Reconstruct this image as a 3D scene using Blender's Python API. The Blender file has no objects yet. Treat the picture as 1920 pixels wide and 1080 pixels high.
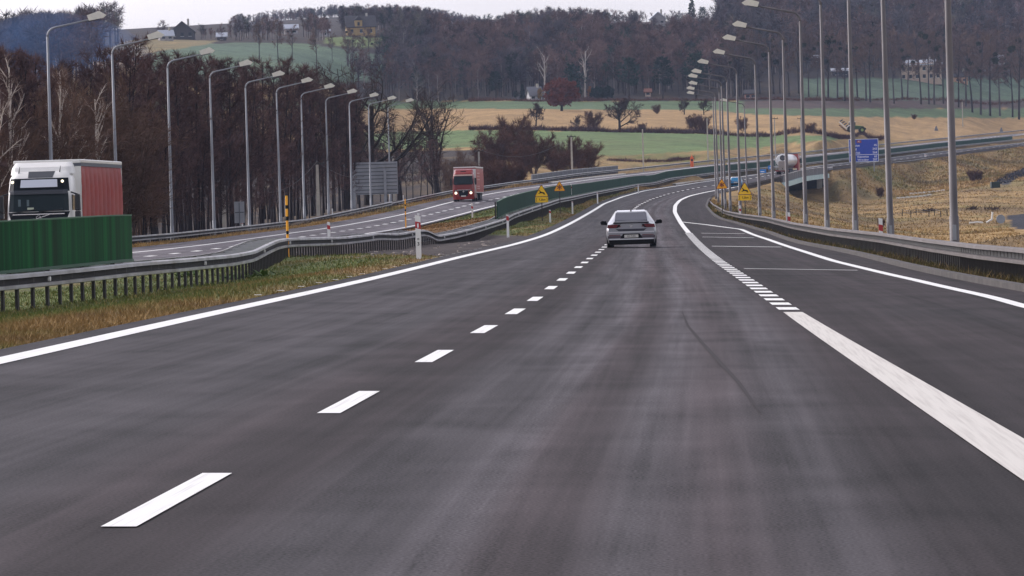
import bpy, bmesh, math, random
import numpy as np
from mathutils import Vector, Matrix

# ------------------------------------------------------------------ camera, sky, sun, exposure
F = 10180.0; CH = 1.37; YH = 396.0; CX = 960.0        # long lens on a car's dashboard, read off the lane widths
ROLL = math.radians(1.7)                              # the road is banked to the right; the car and camera lean with it
SR, CR = math.sin(ROLL), math.cos(ROLL)
scn = bpy.context.scene
COL = scn.collection
RM = Matrix.Rotation(ROLL, 4, 'Y')
cam = bpy.data.cameras.new('camera'); camo = bpy.data.objects.new('camera', cam); COL.objects.link(camo)
cam.sensor_width = 36.0; cam.lens = 36.0 * F / 1920.0; cam.shift_y = -(540.0 - YH) / 1920.0
cam.clip_start = 1.0; cam.clip_end = 20000.0
camo.matrix_world = RM @ Matrix.Translation((0, 0, CH)) @ Matrix.Rotation(math.pi / 2, 4, 'X')
scn.camera = camo
SUN_EL, SUN_AZ = math.radians(30), math.radians(-60)      # azimuth clockwise from straight ahead
w = bpy.data.worlds.new('World'); scn.world = w; w.use_nodes = True
nt = w.node_tree; nt.nodes.clear()
sky = nt.nodes.new('ShaderNodeTexSky'); sky.sky_type = 'NISHITA'; sky.sun_disc = False
sky.sun_elevation = SUN_EL; sky.sun_rotation = SUN_AZ; sky.air_density = 1.0; sky.dust_density = 2.0; sky.ozone_density = 1.0
hs = nt.nodes.new('ShaderNodeHueSaturation'); hs.inputs['Saturation'].default_value = 0.22
bgn = nt.nodes.new('ShaderNodeBackground'); bgn.inputs['Strength'].default_value = 0.15
wo = nt.nodes.new('ShaderNodeOutputWorld')
nt.links.new(sky.outputs[0], hs.inputs['Color']); tint = nt.nodes.new('ShaderNodeMix'); tint.data_type = 'RGBA'; tint.blend_type = 'MULTIPLY'; tint.inputs['Factor'].default_value = 1.0; tint.inputs['B'].default_value = (1.0, .955, 1.03, 1)
cn = nt.nodes.new('ShaderNodeTexNoise'); cn.inputs['Scale'].default_value = 9.0; cn.inputs['Detail'].default_value = 6; ctc = nt.nodes.new('ShaderNodeTexCoord'); cmp_ = nt.nodes.new('ShaderNodeMapping'); cmp_.inputs['Scale'].default_value = (1, 1, 4)
nt.links.new(ctc.outputs['Generated'], cmp_.inputs['Vector']); nt.links.new(cmp_.outputs[0], cn.inputs['Vector']); cmr = nt.nodes.new('ShaderNodeMapRange'); cmr.inputs['From Min'].default_value = .3; cmr.inputs['From Max'].default_value = .7; cmr.inputs['To Min'].default_value = .84; cmr.inputs['To Max'].default_value = 1.1
nt.links.new(cn.outputs[0], cmr.inputs[0]); nt.links.new(cmr.outputs[0], hs.inputs['Value'])       # broken overcast
nt.links.new(hs.outputs[0], tint.inputs['A']); nt.links.new(tint.outputs['Result'], bgn.inputs['Color']); nt.links.new(bgn.outputs[0], wo.inputs[0])
sl = bpy.data.lights.new('sun', 'SUN'); sl.energy = 1.5; sl.angle = math.radians(50); sl.color = (1.0, 0.95, 0.9)
so = bpy.data.objects.new('sun', sl); COL.objects.link(so)
so.rotation_euler = Vector((math.sin(SUN_AZ) * math.cos(SUN_EL), math.cos(SUN_AZ) * math.cos(SUN_EL), math.sin(SUN_EL))).to_track_quat('Z', 'Y').to_euler()
so.location = (0, 0, 60)
scn.view_settings.view_transform = 'Standard'; scn.view_settings.look = 'None'
scn.view_settings.exposure = 0.68; scn.view_settings.gamma = 1.0
scn.cycles.max_bounces = 5; scn.cycles.diffuse_bounces = 2; scn.cycles.glossy_bounces = 2
scn.cycles.transmission_bounces = 2; scn.cycles.transparent_max_bounces = 4; scn.cycles.volume_bounces = 0

# ------------------------------------------------------------------ helpers
HAZE = 4.8e-5
def R2W(x, y, z): return (x * CR + z * SR, y, -x * SR + z * CR)
def W2R(x, y, z): return (x * CR - z * SR, y, x * SR + z * CR)
def PX(px, py, d): return R2W((px - CX) * d / F, d, CH - (py - YH) * d / F)   # point seen at (px,py), d metres ahead
def RX(px, d): return (px - CX) * d / F

def tag(o, label=None, cat=None, group=None, kind=None):
    if label: o['label'] = label
    if cat: o['category'] = cat
    if group: o['group'] = group
    if kind: o['kind'] = kind
    return o

def empty(name, loc, rz=0.0):
    o = bpy.data.objects.new(name, None); COL.objects.link(o)
    o.location = loc; o.rotation_euler = (0, 0, rz); o.empty_display_size = 0.3
    return o

def link(name, me, parent=None, loc=None, rz=None):
    o = bpy.data.objects.new(name, me); COL.objects.link(o)
    if parent is not None: o.parent = parent
    if loc is not None: o.location = loc
    if rz is not None: o.rotation_euler = (0, 0, rz)
    return o

def kids(o): return [c for c in bpy.data.objects if c.parent == o]
def copy_tree(o, parent=None, ch=None):
    c = o.copy(); COL.objects.link(c); c.parent = parent
    for k in list(o.children): copy_tree(k, c)
    return c

class MB:
    def __init__(s): s.v = []; s.f = []; s.m = []; s.c = []; s.usecol = False
    def add(s, vs, fs, mi=0, col=None):
        b = len(s.v); s.v.extend([tuple(p) for p in vs])
        s.f.extend([tuple(i + b for i in q) for q in fs]); s.m.extend([mi] * len(fs))
        if col is not None: s.usecol = True
        s.c.extend([col if col is not None else (1, 1, 1)] * len(vs))
        return s
    def box(s, c, d, mi=0, rz=0.0, tap=1.0, col=None):
        x, y, z = d[0] / 2, d[1] / 2, d[2] / 2
        vs = []
        for k, (sx, sy, sz) in enumerate([(-1,-1,-1),(1,-1,-1),(1,1,-1),(-1,1,-1),(-1,-1,1),(1,-1,1),(1,1,1),(-1,1,1)]):
            t = tap if sz > 0 else 1.0
            px, py = sx * x * t, sy * y * t
            vs.append((c[0] + px * math.cos(rz) - py * math.sin(rz), c[1] + px * math.sin(rz) + py * math.cos(rz), c[2] + sz * z))
        return s.add(vs, [(0,3,2,1),(4,5,6,7),(0,1,5,4),(1,2,6,5),(2,3,7,6),(3,0,4,7)], mi, col)
    def bbox(s, x0, x1, y0, y1, z0, z1, mi=0): return s.box(((x0+x1)/2, (y0+y1)/2, (z0+z1)/2), (x1-x0, y1-y0, z1-z0), mi)
    def tube(s, pts, rad, n=6, mi=0, cap=True, col=None):
        pts = [Vector(p) for p in pts]; m = len(pts)
        if not hasattr(rad, '__len__'): rad = [rad] * m
        rings = []
        prev = None
        for i, p in enumerate(pts):
            t = (pts[min(i + 1, m - 1)] - pts[max(i - 1, 0)]).normalized()
            a = prev if prev is not None else (Vector((0, 0, 1)) if abs(t.z) < 0.9 else Vector((1, 0, 0)))
            u = (a - t * a.dot(t)).normalized(); prev = u; q = t.cross(u)
            rings.append([p + (u * math.cos(2 * math.pi * k / n) + q * math.sin(2 * math.pi * k / n)) * rad[i] for k in range(n)])
        vs = [v for r in rings for v in r]; fs = []
        for i in range(m - 1):
            for k in range(n):
                k2 = (k + 1) % n; fs.append((i*n+k, i*n+k2, (i+1)*n+k2, (i+1)*n+k))
        if cap: fs.append(tuple(range(n - 1, -1, -1))); fs.append(tuple((m - 1) * n + k for k in range(n)))
        return s.add(vs, fs, mi, col)
    def loft(s, rings, mi=0, cap=True, closed=True):
        n = len(rings[0]); vs = [v for r in rings for v in r]; fs = []
        for i in range(len(rings) - 1):
            for k in range(n if closed else n - 1):
                k2 = (k + 1) % n; fs.append((i*n+k, i*n+k2, (i+1)*n+k2, (i+1)*n+k))
        if cap: fs.append(tuple(range(n - 1, -1, -1))); fs.append(tuple((len(rings) - 1) * n + k for k in range(n)))
        return s.add(vs, fs, mi)
    def prism(s, poly, axis, a, b, mi=0):
        """polygon of (p,q) extruded from a to b along axis: 'y' -> (p,*,q), 'x' -> (*,p,q), 'z' -> (p,q,*)"""
        g = {'y': lambda p, q, t: (p, t, q), 'x': lambda p, q, t: (t, p, q), 'z': lambda p, q, t: (p, q, t)}[axis]
        n = len(poly); vs = [g(p, q, a) for p, q in poly] + [g(p, q, b) for p, q in poly]
        fs = [tuple(range(n - 1, -1, -1)), tuple(range(n, 2 * n))] + [(i, (i+1) % n, n + (i+1) % n, n + i) for i in range(n)]
        return s.add(vs, fs, mi)
    def disc(s, c, r, axis, th, n=20, mi=0, r2=None):
        r2 = r if r2 is None else r2; rings = []
        for t, rr in ((-th / 2, r), (th / 2, r2)):
            ring = []
            for k in range(n):
                a = 2 * math.pi * k / n; p, q = rr * math.cos(a), rr * math.sin(a)
                ring.append({'x': (c[0] + t, c[1] + p, c[2] + q), 'y': (c[0] + p, c[1] + t, c[2] + q), 'z': (c[0] + p, c[1] + q, c[2] + t)}[axis])
            rings.append(ring)
        return s.loft(rings, mi)
    def ring(s, c, r, rr, axis, n=24, mi=0):
        pts = []
        for k in range(n + 1):
            a = 2 * math.pi * k / n; p, q = r * math.cos(a), r * math.sin(a)
            pts.append({'x': (c[0], c[1] + p, c[2] + q), 'y': (c[0] + p, c[1], c[2] + q), 'z': (c[0] + p, c[1] + q, c[2])}[axis])
        return s.tube(pts, rr, 6, mi, cap=False)
    def mesh(s, name, mats, smooth=False, fix=True):
        me = bpy.data.meshes.new(name); me.from_pydata(s.v, [], s.f)
        for m in (mats if isinstance(mats, (list, tuple)) else [mats]): me.materials.append(m)
        if any(s.m): me.polygons.foreach_set('material_index', s.m)
        if s.usecol:
            ca = me.color_attributes.new('Col', 'FLOAT_COLOR', 'POINT')
            ca.data.foreach_set('color', np.hstack([np.array(s.c, dtype=np.float32), np.ones((len(s.c), 1), np.float32)]).ravel())
        if fix:
            bm = bmesh.new(); bm.from_mesh(me); bmesh.ops.recalc_face_normals(bm, faces=bm.faces); bm.to_mesh(me); bm.free()
        if smooth: me.polygons.foreach_set('use_smooth', [True] * len(me.polygons))
        me.update(); return me
    def build(s, name, mats, parent=None, loc=None, rz=None, smooth=False, bevel=0.0, fix=True):
        o = link(name, s.mesh(name, mats, smooth, fix), parent, loc, rz)
        if bevel > 0:
            b = o.modifiers.new('edge', 'BEVEL'); b.width = bevel; b.segments = 2; b.limit_method = 'ANGLE'; b.angle_limit = math.radians(35)
        return o

def np_mesh(name, V, Fq, mat, cols=None, uv=None, smooth=True, mi=None):
    """V (n,3), Fq (m,3 or 4) numpy arrays to a mesh"""
    me = bpy.data.meshes.new(name); n, k = Fq.shape
    me.vertices.add(len(V)); me.vertices.foreach_set('co', np.asarray(V, np.float32).ravel())
    me.loops.add(n * k); me.loops.foreach_set('vertex_index', Fq.astype(np.int32).ravel())
    me.polygons.add(n); me.polygons.foreach_set('loop_start', np.arange(0, n * k, k, dtype=np.int32))
    try: me.polygons.foreach_set('loop_total', np.full(n, k, np.int32))
    except Exception: pass
    for m in (mat if isinstance(mat, (list, tuple)) else [mat]): me.materials.append(m)
    if mi is not None: me.polygons.foreach_set('material_index', np.asarray(mi, np.int32))
    me.polygons.foreach_set('use_smooth', np.full(n, bool(smooth)))
    if cols is not None:
        ca = me.color_attributes.new('Col', 'FLOAT_COLOR', 'POINT')
        c4 = np.ones((len(V), 4), np.float32); c4[:, :3] = cols; ca.data.foreach_set('color', c4.ravel())
    if uv is not None:
        ul = me.uv_layers.new(name='UVMap'); ul.data.foreach_set('uv', np.asarray(uv, np.float32)[Fq.ravel()].ravel())
    me.update(calc_edges=True); me.validate()
    return me

# ------------------------------------------------------------------ materials
MATS = {}
def mat(name, color, rough=0.6, metal=0.0, emit=None, estr=0.0, noise=0.0, nscale=8.0, dirt=None, coat=0.0, spec=0.5, objrand=0.0, bump=0.0, trans=0.0):
    if name in MATS: return MATS[name]
    m = bpy.data.materials.new(name); m.use_nodes = True; t = m.node_tree; b = t.nodes['Principled BSDF']
    b.inputs['Base Color'].default_value = (*color, 1); b.inputs['Roughness'].default_value = rough; b.inputs['Metallic'].default_value = metal
    b.inputs['Specular IOR Level'].default_value = spec
    if coat: b.inputs['Coat Weight'].default_value = coat; b.inputs['Coat Roughness'].default_value = 0.08
    if emit: b.inputs['Emission Color'].default_value = (*emit, 1); b.inputs['Emission Strength'].default_value = estr
    if trans: b.inputs['Transmission Weight'].default_value = trans
    last = None
    if noise > 0 or objrand > 0:
        rgb = t.nodes.new('ShaderNodeRGB'); rgb.outputs[0].default_value = (*color, 1); last = rgb.outputs[0]
    if noise > 0:
        tc = t.nodes.new('ShaderNodeTexCoord'); nz = t.nodes.new('ShaderNodeTexNoise'); nz.inputs['Scale'].default_value = nscale; nz.inputs['Detail'].default_value = 5
        t.links.new(tc.outputs['Object'], nz.inputs['Vector'])
        mr = t.nodes.new('ShaderNodeMapRange'); mr.inputs['From Min'].default_value = 0.3; mr.inputs['From Max'].default_value = 0.7
        mr.inputs['To Min'].default_value = 1 - noise; mr.inputs['To Max'].default_value = 1 + noise
        t.links.new(nz.outputs[0], mr.inputs[0])
        hv = t.nodes.new('ShaderNodeHueSaturation'); t.links.new(last, hv.inputs['Color']); t.links.new(mr.outputs[0], hv.inputs['Value']); last = hv.outputs[0]
        if dirt:
            mx = t.nodes.new('ShaderNodeMix'); mx.data_type = 'RGBA'
            n2 = t.nodes.new('ShaderNodeTexNoise'); n2.inputs['Scale'].default_value = nscale * 0.37; n2.inputs['Detail'].default_value = 6
            t.links.new(tc.outputs['Object'], n2.inputs['Vector'])
            m2 = t.nodes.new('ShaderNodeMapRange'); m2.inputs['From Min'].default_value = 0.45; m2.inputs['From Max'].default_value = 0.75
            t.links.new(n2.outputs[0], m2.inputs[0]); t.links.new(m2.outputs[0], mx.inputs['Factor'])
            t.links.new(last, mx.inputs['A']); mx.inputs['B'].default_value = (*dirt, 1); last = mx.outputs['Result']
        if bump:
            bp = t.nodes.new('ShaderNodeBump'); bp.inputs['Strength'].default_value = bump; bp.inputs['Distance'].default_value = 0.05
            t.links.new(nz.outputs[0], bp.inputs['Height']); t.links.new(bp.outputs[0], b.inputs['Normal'])
    if objrand > 0:
        oi = t.nodes.new('ShaderNodeObjectInfo'); mr = t.nodes.new('ShaderNodeMapRange')
        mr.inputs['To Min'].default_value = 1 - objrand; mr.inputs['To Max'].default_value = 1 + objrand
        t.links.new(oi.outputs['Random'], mr.inputs[0]); hv = t.nodes.new('ShaderNodeHueSaturation')
        t.links.new(last, hv.inputs['Color']); t.links.new(mr.outputs[0], hv.inputs['Value']); last = hv.outputs[0]
    if last is not None: t.links.new(last, b.inputs['Base Color'])
    MATS[name] = m; return m

def vcol_mat(name, rough=0.9, noises=((0.3, 1.0),), bump=0.0, spec=0.2, objrand=0.0):
    """colour from the mesh's own colour attribute, broken up by noise at several scales (scale per metre)"""
    m = bpy.data.materials.new(name); m.use_nodes = True; t = m.node_tree; b = t.nodes['Principled BSDF']
    b.inputs['Roughness'].default_value = rough; b.inputs['Specular IOR Level'].default_value = spec
    a = t.nodes.new('ShaderNodeAttribute'); a.attribute_name = 'Col'; last = a.outputs['Color']
    tc = t.nodes.new('ShaderNodeTexCoord')
    for sc, amt in noises:
        nz = t.nodes.new('ShaderNodeTexNoise'); nz.inputs['Scale'].default_value = sc; nz.inputs['Detail'].default_value = 4
        t.links.new(tc.outputs['Object'], nz.inputs['Vector'])
        mr = t.nodes.new('ShaderNodeMapRange'); mr.inputs['From Min'].default_value = 0.3; mr.inputs['From Max'].default_value = 0.7
        mr.inputs['To Min'].default_value = 1 - amt; mr.inputs['To Max'].default_value = 1 + amt
        t.links.new(nz.outputs[0], mr.inputs[0]); hv = t.nodes.new('ShaderNodeHueSaturation')
        t.links.new(last, hv.inputs['Color']); t.links.new(mr.outputs[0], hv.inputs['Value']); last = hv.outputs[0]
        lastn = nz
    if objrand:
        oi = t.nodes.new('ShaderNodeObjectInfo'); mr = t.nodes.new('ShaderNodeMapRange')
        mr.inputs['To Min'].default_value = 1 - objrand; mr.inputs['To Max'].default_value = 1 + objrand
        t.links.new(oi.outputs['Random'], mr.inputs[0]); hv = t.nodes.new('ShaderNodeHueSaturation')
        t.links.new(last, hv.inputs['Color']); t.links.new(mr.outputs[0], hv.inputs['Value']); last = hv.outputs[0]
    if bump:
        bp = t.nodes.new('ShaderNodeBump'); bp.inputs['Strength'].default_value = bump; bp.inputs['Distance'].default_value = 0.3
        t.links.new(lastn.outputs[0], bp.inputs['Height']); t.links.new(bp.outputs[0], b.inputs['Normal'])
    t.links.new(last, b.inputs['Base Color']); MATS[name] = m; return m

# ------------------------------------------------------------------ the lie of the land (road-aligned frame: X across, d ahead, Z up)
DG = np.arange(5.0, 2401.0, 1.0)
def smooth_tab(tab, sig=22):
    t = np.array(sorted(tab)); y = np.interp(DG, t[:, 0], t[:, 1])
    # extrapolate ends linearly
    s0 = (t[1, 1] - t[0, 1]) / (t[1, 0] - t[0, 0]); s1 = (t[-1, 1] - t[-2, 1]) / (t[-1, 0] - t[-2, 0])
    y = np.where(DG < t[0, 0], t[0, 1] + (DG - t[0, 0]) * s0, y); y = np.where(DG > t[-1, 0], t[-1, 1] + (DG - t[-1, 0]) * s1, y)
    if sig:
        k = np.exp(-0.5 * (np.arange(-3 * sig, 3 * sig + 1) / sig) ** 2); k /= k.sum(); n = 3 * sig
        yp = np.concatenate([y[0] + (np.arange(-n, 0)) * (y[1] - y[0]), y, y[-1] + np.arange(1, n + 1) * (y[-1] - y[-2])])
        y = np.convolve(yp, k, 'valid')
    return y
def fn(arr): return lambda d: np.interp(d, DG, arr)
ZM = smooth_tab([(0,0),(120,0),(205,.0),(283,.12),(362,.48),(450,1.1),(520,1.68),(570,2.15),(660,3.12),(750,4.24),(810,5.03),(900,6.5),(1000,8.3),(1090,9.94),(1290,13.5),(1410,16.5),(1600,21),(1800,26)])
ZO = smooth_tab([(60,-.85),(150,-.85),(209,-.76),(250,-.72),(290,-.61),(339,-.4),(442,.02),(494,.5),(558,1.31),(630,2.42),(679,3.26),(773,5.0),(860,6.55),(940,7.9),(1050,10.1),(1200,12.95),(1430,17.7),(1520,20.2),(1690,24.8),(1850,29.0)])
zM, zO = fn(ZM), fn(ZO)
def depth_on(py, arr):
    g = CH - (py - YH) * DG / F - arr
    i = np.argmax(g < 0); 
    if i == 0: return DG[-1] if g[0] > 0 else DG[0]
    return DG[i - 1] + g[i - 1] / (g[i - 1] - g[i])
def trace(px, arr, extra=(), sig=12):
    pts = [(depth_on(y, arr), x) for x, y in px]; tab = [(d, RX(x, d)) for d, x in pts] + list(extra)
    return fn(smooth_tab(tab, sig))
ML = trace([(0,678),(200,632),(400,587),(620,541),(760,508),(830,490),(905,472),(960,459.5),(1010,445),(1065,421),(1100,402),(1132,382),(1167,369),(1210,357),(1260,350),(1310,342),(1342,338),(1500,316),(1545,310),(1595,304),(1675,295),(1776,283),(1917,268)], ZM, [(15,-5.75)])
MR = trace([(1858,820),(1490,590),(1410,532),(1350,492),(1322,469),(1305,452.5),(1290,435),(1276,417),(1265,397.5),(1266,385),(1275,375),(1292,367.5),(1320,361),(1342,357),(1500,322),(1551,314),(1676,304),(1776,290),(1917,273)], ZM, [(15,2.5)])
MD = trace([(216,989),(618,776),(793,680),(894,625.5),(965,590),(1000,563.5),(1030,543),(1135,462),(1185,396),(1197,385),(1220,374),(1247,365),(1282,357),(1317,350),(1335,348)], ZM, [(15,-2.0)])
_md = MD
MD = lambda d: np.where(np.asarray(d) < 860, _md(d), 0.5 * (ML(d) + MR(d)))
KR = trace([(1897,543),(1867,539),(1766,519),(1691,502),(1607,479),(1560,469),(1490,456),(1440,437),(1376,418),(1349,412),(1334,402),(1322,387),(1327,374),(1347,362)], ZM, [(15,7.6),(900,float(MR(900))+1.6),(1000,float(MR(1000))+1.4),(1300,float(MR(1300))+1.4),(1700,float(MR(1700))+1.4)])
RL = trace([(1276,416),(1322,421),(1390,430),(1410,439),(1440,449),(1502,470),(1565,490),(1627,505),(1677,517),(1702,522),(1765,537),(1867,559),(1920,575)], ZM, [(30,6.4)], sig=3)
RL_END = depth_on(416, ZM)
OO = trace([(247,475),(465,449),(542,437),(655,420),(755,402.5),(842,379),(905,365),(960,356),(1045,346),(1062,343),(1135,333),(1200,326),(1345,309),(1417,302),(1500,294),(1592,284),(1675,276),(1776,265),(1920,251)], ZO, [(60,-27.5),(150,-25.0)], sig=30)
OD = trace([(281,481),(414,465.5),(681,427),(752,414),(826,397),(898,379),(951,367.6),(1026,355),(1076,348)], ZO, [(60,-23.5),(150,-20.6),(900,float(OO(900))+3.75),(1200,float(OO(1200))+3.75),(1600,float(OO(1600))+3.75)], sig=30)
OI = trace([(526,462),(552,458),(800,417),(880,397),(942,381)], ZO, [(60,-19.8),(150,-16.8),(700,float(OD(700))+3.75),(900,float(OD(900))+3.75),(1200,float(OD(1200))+3.75),(1600,float(OD(1600))+3.75)], sig=30)

def ray_at(px, py, Xfun):
    """along the ray through (px,py), where it reaches the line X = Xfun(d): returns depth"""
    g = (px - CX) * DG / F - Xfun(DG)
    s = np.where(np.diff(np.sign(g)) != 0)[0]
    return float(DG[s[0]]) if len(s) else None
# ------------------------------------------------------------------ rails: traced top edges (px, py of the beam's top edge, depth)
RAIL_R = [(1990,472,98),(1920,464,107),(1841,458,119),(1747,448,142),(1654,436,177),(1560,427,218),(1490,417,268),(1440,406,330),(1392,400.6,387),(1361,394.5,451),(1339,383,540),(1330,374.5,620),(1336,365,690),(1345,357.5,760)]
RAIL_L = [(-70,522,112),(0,516,117),(90,508,121),(170,500,126),(247,492,131),(340,485,140),(430,477,152),(470,470,160),(500,456,174),(516,449.5,182),(530,447,189),(545,446,196),(600,445,211),(640,444,225),(690,439,239),(705,436.5,244),(745,438,257),(785,430.5,270),(798,431,275),(817,441.5,282),(850,436,300),(880,429,318),(915,419,342),(945,410,365),(960,401,376),(997,388.5,410),(1047,373,470),(1069,369.5,500),(1115,360,570),(1197,345,690),(1224,342.5,740),(1236,340,760),(1255,334,800),(1341,323,905),(1367,320.6,940),(1417,315.6,990),(1500,307,1080),(1592,296,1190),(1675,286.7,1300),(1776,274.5,1420),(1930,259,1610)]
RAIL_O = [(-60,463,275),(95,452,299),(217,444,335),(247,442.5,344),(320,437,370),(400,429,407),(480,421,452),(580,410,520),(667,395,600),(742,376,670),(800,366,700),(842,357.5,720),(902,349,750),(960,341,785),(1010,335,820),(1085,324.5,880),(1172,316.5,945),(1286,304.5,1025),(1341,299,1070),(1417,292,1125),(1500,285,1190),(1592,275,1260),(1675,267.5,1345),(1776,257.6,1450),(1930,242,1620)]
def _far_rail(L, px0, Xfun):
    out = []
    for x, y, d in L:
        if x >= px0:
            r = ray_at(x, y, Xfun); d = r if r else d
        out.append((x, y, d))
    return sorted(out, key=lambda p: p[2])
RAIL_O = _far_rail(RAIL_O, 742, lambda d: OO(d) - 3.3)
RAIL_L = _far_rail(RAIL_L, 1047, lambda d: ML(d) - np.minimum(3.0, .45 * np.maximum(ML(d) - OI(d), 1.0)))
def to_RX(L): return [(RX(x, d), d, CH - (y - YH) * d / F) for x, y, d in L]

# ------------------------------------------------------------------ terrain
CPT = []          # control points: (X, d, Z)
def cp(px, py, d): CPT.append((RX(px, d), d, CH - (py - YH) * d / F))
def cz(X, d, z): CPT.append((X, d, z))
for d in list(range(20, 200, 30)) + list(range(200, 700, 60)) + list(range(700, 1700, 100)):
    cz(float(ML(d)) - 0.8, d, float(zM(d)))
    if not 890 < d < 1060: cz(float(KR(d)) + 0.6, d, float(zM(d)) - 0.02)
    if d >= 150: cz(float(OO(d)) - 3.0, d, float(zO(d)) - .05); cz(float(OI(d)) + 0.8, d, float(zO(d)) - .05)
for X, d, z in to_RX(RAIL_L)[::2]: cz(X, d, z - 0.78)
for X, d, z in to_RX(RAIL_O)[::2]: cz(X, d, z - 0.8); cz(X - 5, d, z - 1.3)
for d in (40, 100, 200, 320, 450, 560, 700): cz(-34 - d * .01, d, -1.6 if d < 500 else 0.4); cz(-80, d, -1.4); cz(-160, d, 0)
for d in (40, 100): cz(-12, d, -0.75); cz(-20, d, -0.9)
for p in [(850,395,800),(700,380,800),(930,330,900),(870,330,900),(500,365,900),(200,375,900),(0,375,900),(-400,375,900)]: cp(*p)
# fields climbing away beyond the motorway
for p in [(880,280,1120),(960,288,1120),(1100,292,1150),(1180,291,1160),(1340,281,1180),(1480,268,1250),(1560,259,1330),
          (700,262,1350),(880,243,1400),(1040,244,1400),(1200,248,1400),(1340,251,1400),(1500,252,1400),(1620,253,1480),(1800,252,1640),(1930,246,1790),
          (700,212,1600),(880,206,1600),(1100,204,1600),(1340,208,1600),(1560,218,1600),(1800,219,1770),(1930,219,1900),
          (700,196,1720),(900,191,1720),(1100,190,1720),(1340,189,1720),(1560,189,1740),(1750,188,1860),(1930,188,1980),
          (0,165,1250),(150,160,1250),(260,150,1250),(-400,160,1250),(0,120,1600),(200,110,1600),(-500,120,1600),
          (300,112,1500),(450,128,1500),(600,130,1500),(270,78,1850),(330,76,1900),(450,79,1900),(550,80,1900),(640,85,1900),(560,68,2050),
          (640,66,2020),(700,68,2020),(760,70,2020),(0,90,2000),(150,85,2000),(-500,90,2000),
          (460,48,3300),(560,40,3300),(660,32,3300),(760,32,3300),(860,46,3300),(200,60,3300),(0,70,3300),(-600,70,3300),(960,75,3300),
          (700,120,1850),(800,120,1950),(800,62,2300),(960,56,2300),(1050,44,2300),(1150,48,2250),(1250,46,2200),(1330,50,2250),
          (1040,105,2000),(1200,92,2000),(1150,78,2080),(1280,78,2080),(1233,47,2150),
          (1450,140,1900),(1600,150,1920),(1750,150,2000),(1930,150,2100),(1450,50,2300),(1700,62,2300),(1930,65,2300),
          (1450,10,2700),(1700,-10,2800),(1930,-10,2800),(2500,0,2800),(2500,60,2300),(2500,150,2200),(2500,190,2050),
          (900,70,2800),(1150,70,2800),(1320,60,2800),(1000,80,3600),(1700,0,3600),(400,70,3700),(700,62,3800)]: cp(*p)
# bank, underpass mouth and rough ground beside the carriageway
for d in (60, 110, 160, 220, 300, 380):
    cz(float(KR(d)) + 3.2, d, float(zM(d)) - .15); cz(float(KR(d)) + 6.5, d, float(zM(d)) - 1.2); cz(float(KR(d)) + 16, d, -3.2)
for d in (460, 560, 660, 760, 850): cz(float(KR(d)) + 3.0, d, float(zM(d)) - .2)
for p in [(1425,384,640),(1432,356,780),(1438,345,865),(1453,343,893),(1470,358,875),(1492,378,850),(1525,396,840),
          (1490,372,930),(1515,379,950),(1540,380,985),(1570,378,1000),(1560,398,860),(1640,378,1020),(1700,372,1030),(1556,332,1056),(1575,352,1030),(1508,387,875),(1545,391,875),(1545,386,915),(1545,382,950),(1520,385,912),(1500,376,905),(1580,388,915),(1485,370,905),
          (1600,330,1085),(1640,345,1100),(1676,356,1100),(1700,335,1200),(1776,318,1250),(1776,345,1160),(1850,322,1290),(1860,300,1420),(1930,302,1420),
          (1600,425,640),(1700,436,560),(1800,445,480),(1900,455,420),(1560,415,640),(1640,405,760),(1740,400,760),(1800,398,760),(1900,402,760),(1700,385,900),(1800,376,900),(1900,376,900),
          (1800,360,1010),(1900,352,1010),(1940,330,1150),(1870,338,1100),(2300,420,600),(2300,380,900),(2300,300,1300),(2300,450,300)]: cp(*p)
for d in (925, 950, 975, 1000, 1025):
    for t in (-.15, .2, .5, .8, 1.0): cz(float(ML(d)) + t * float(KR(d) - ML(d)), d, float(zM(d)) - 4.9)
    cz(float(KR(d)) + 4, d, CH - (379 - YH) * d / F); cz(float(KR(d)) + 9, d, CH - (382 - YH) * d / F)
_c = np.array(CPT); _P = np.column_stack([_c[:, 0] / _c[:, 1] * 10.0, np.log(_c[:, 1]) * 1.3]); _q = (_c[:, 2] - CH) / _c[:, 1]
def _phi(A, B):
    r2 = ((A[:, None, :] - B[None, :, :]) ** 2).sum(-1); return 0.5 * r2 * np.log(r2 + 1e-9)
_n = len(_P); _K = np.zeros((_n + 3, _n + 3)); _K[:_n, :_n] = _phi(_P, _P) + np.eye(_n) * 2e-6
_K[:_n, _n] = 1; _K[:_n, _n + 1:] = _P; _K[_n:, :_n] = _K[:_n, _n:].T
_wt = np.linalg.solve(_K, np.concatenate([_q, np.zeros(3)]))
def rbf(X, d):
    P = np.column_stack([X / d * 10.0, np.log(d) * 1.3]); out = np.empty(len(P))
    for i in range(0, len(P), 20000):
        p = P[i:i + 20000]; out[i:i + 20000] = _phi(p, _P) @ _wt[:_n] + _wt[_n] + p @ _wt[_n + 1:]
    return CH + out * d
def sstep(x): x = np.clip(x, 0, 1); return x * x * (3 - 2 * x)
BR0, BR1 = 906.0, 1048.0        # the bridge carries the carriageway between these depths
def vnoise(x, y, seed=0):
    xi, yi = np.floor(x).astype(np.int64), np.floor(y).astype(np.int64); fx, fy = sstep(x - xi), sstep(y - yi)
    def h(a, b):
        k = (a * 374761393 + b * 668265263 + seed * 1442695041) & 0xFFFFFFFF
        k = ((k ^ (k >> 13)) * 1274126177) & 0xFFFFFFFF; return ((k ^ (k >> 16)) & 0xFFFF) / 65535.0
    return (h(xi, yi) * (1 - fx) + h(xi + 1, yi) * fx) * (1 - fy) + (h(xi, yi + 1) * (1 - fx) + h(xi + 1, yi + 1) * fx) * fy
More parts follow.
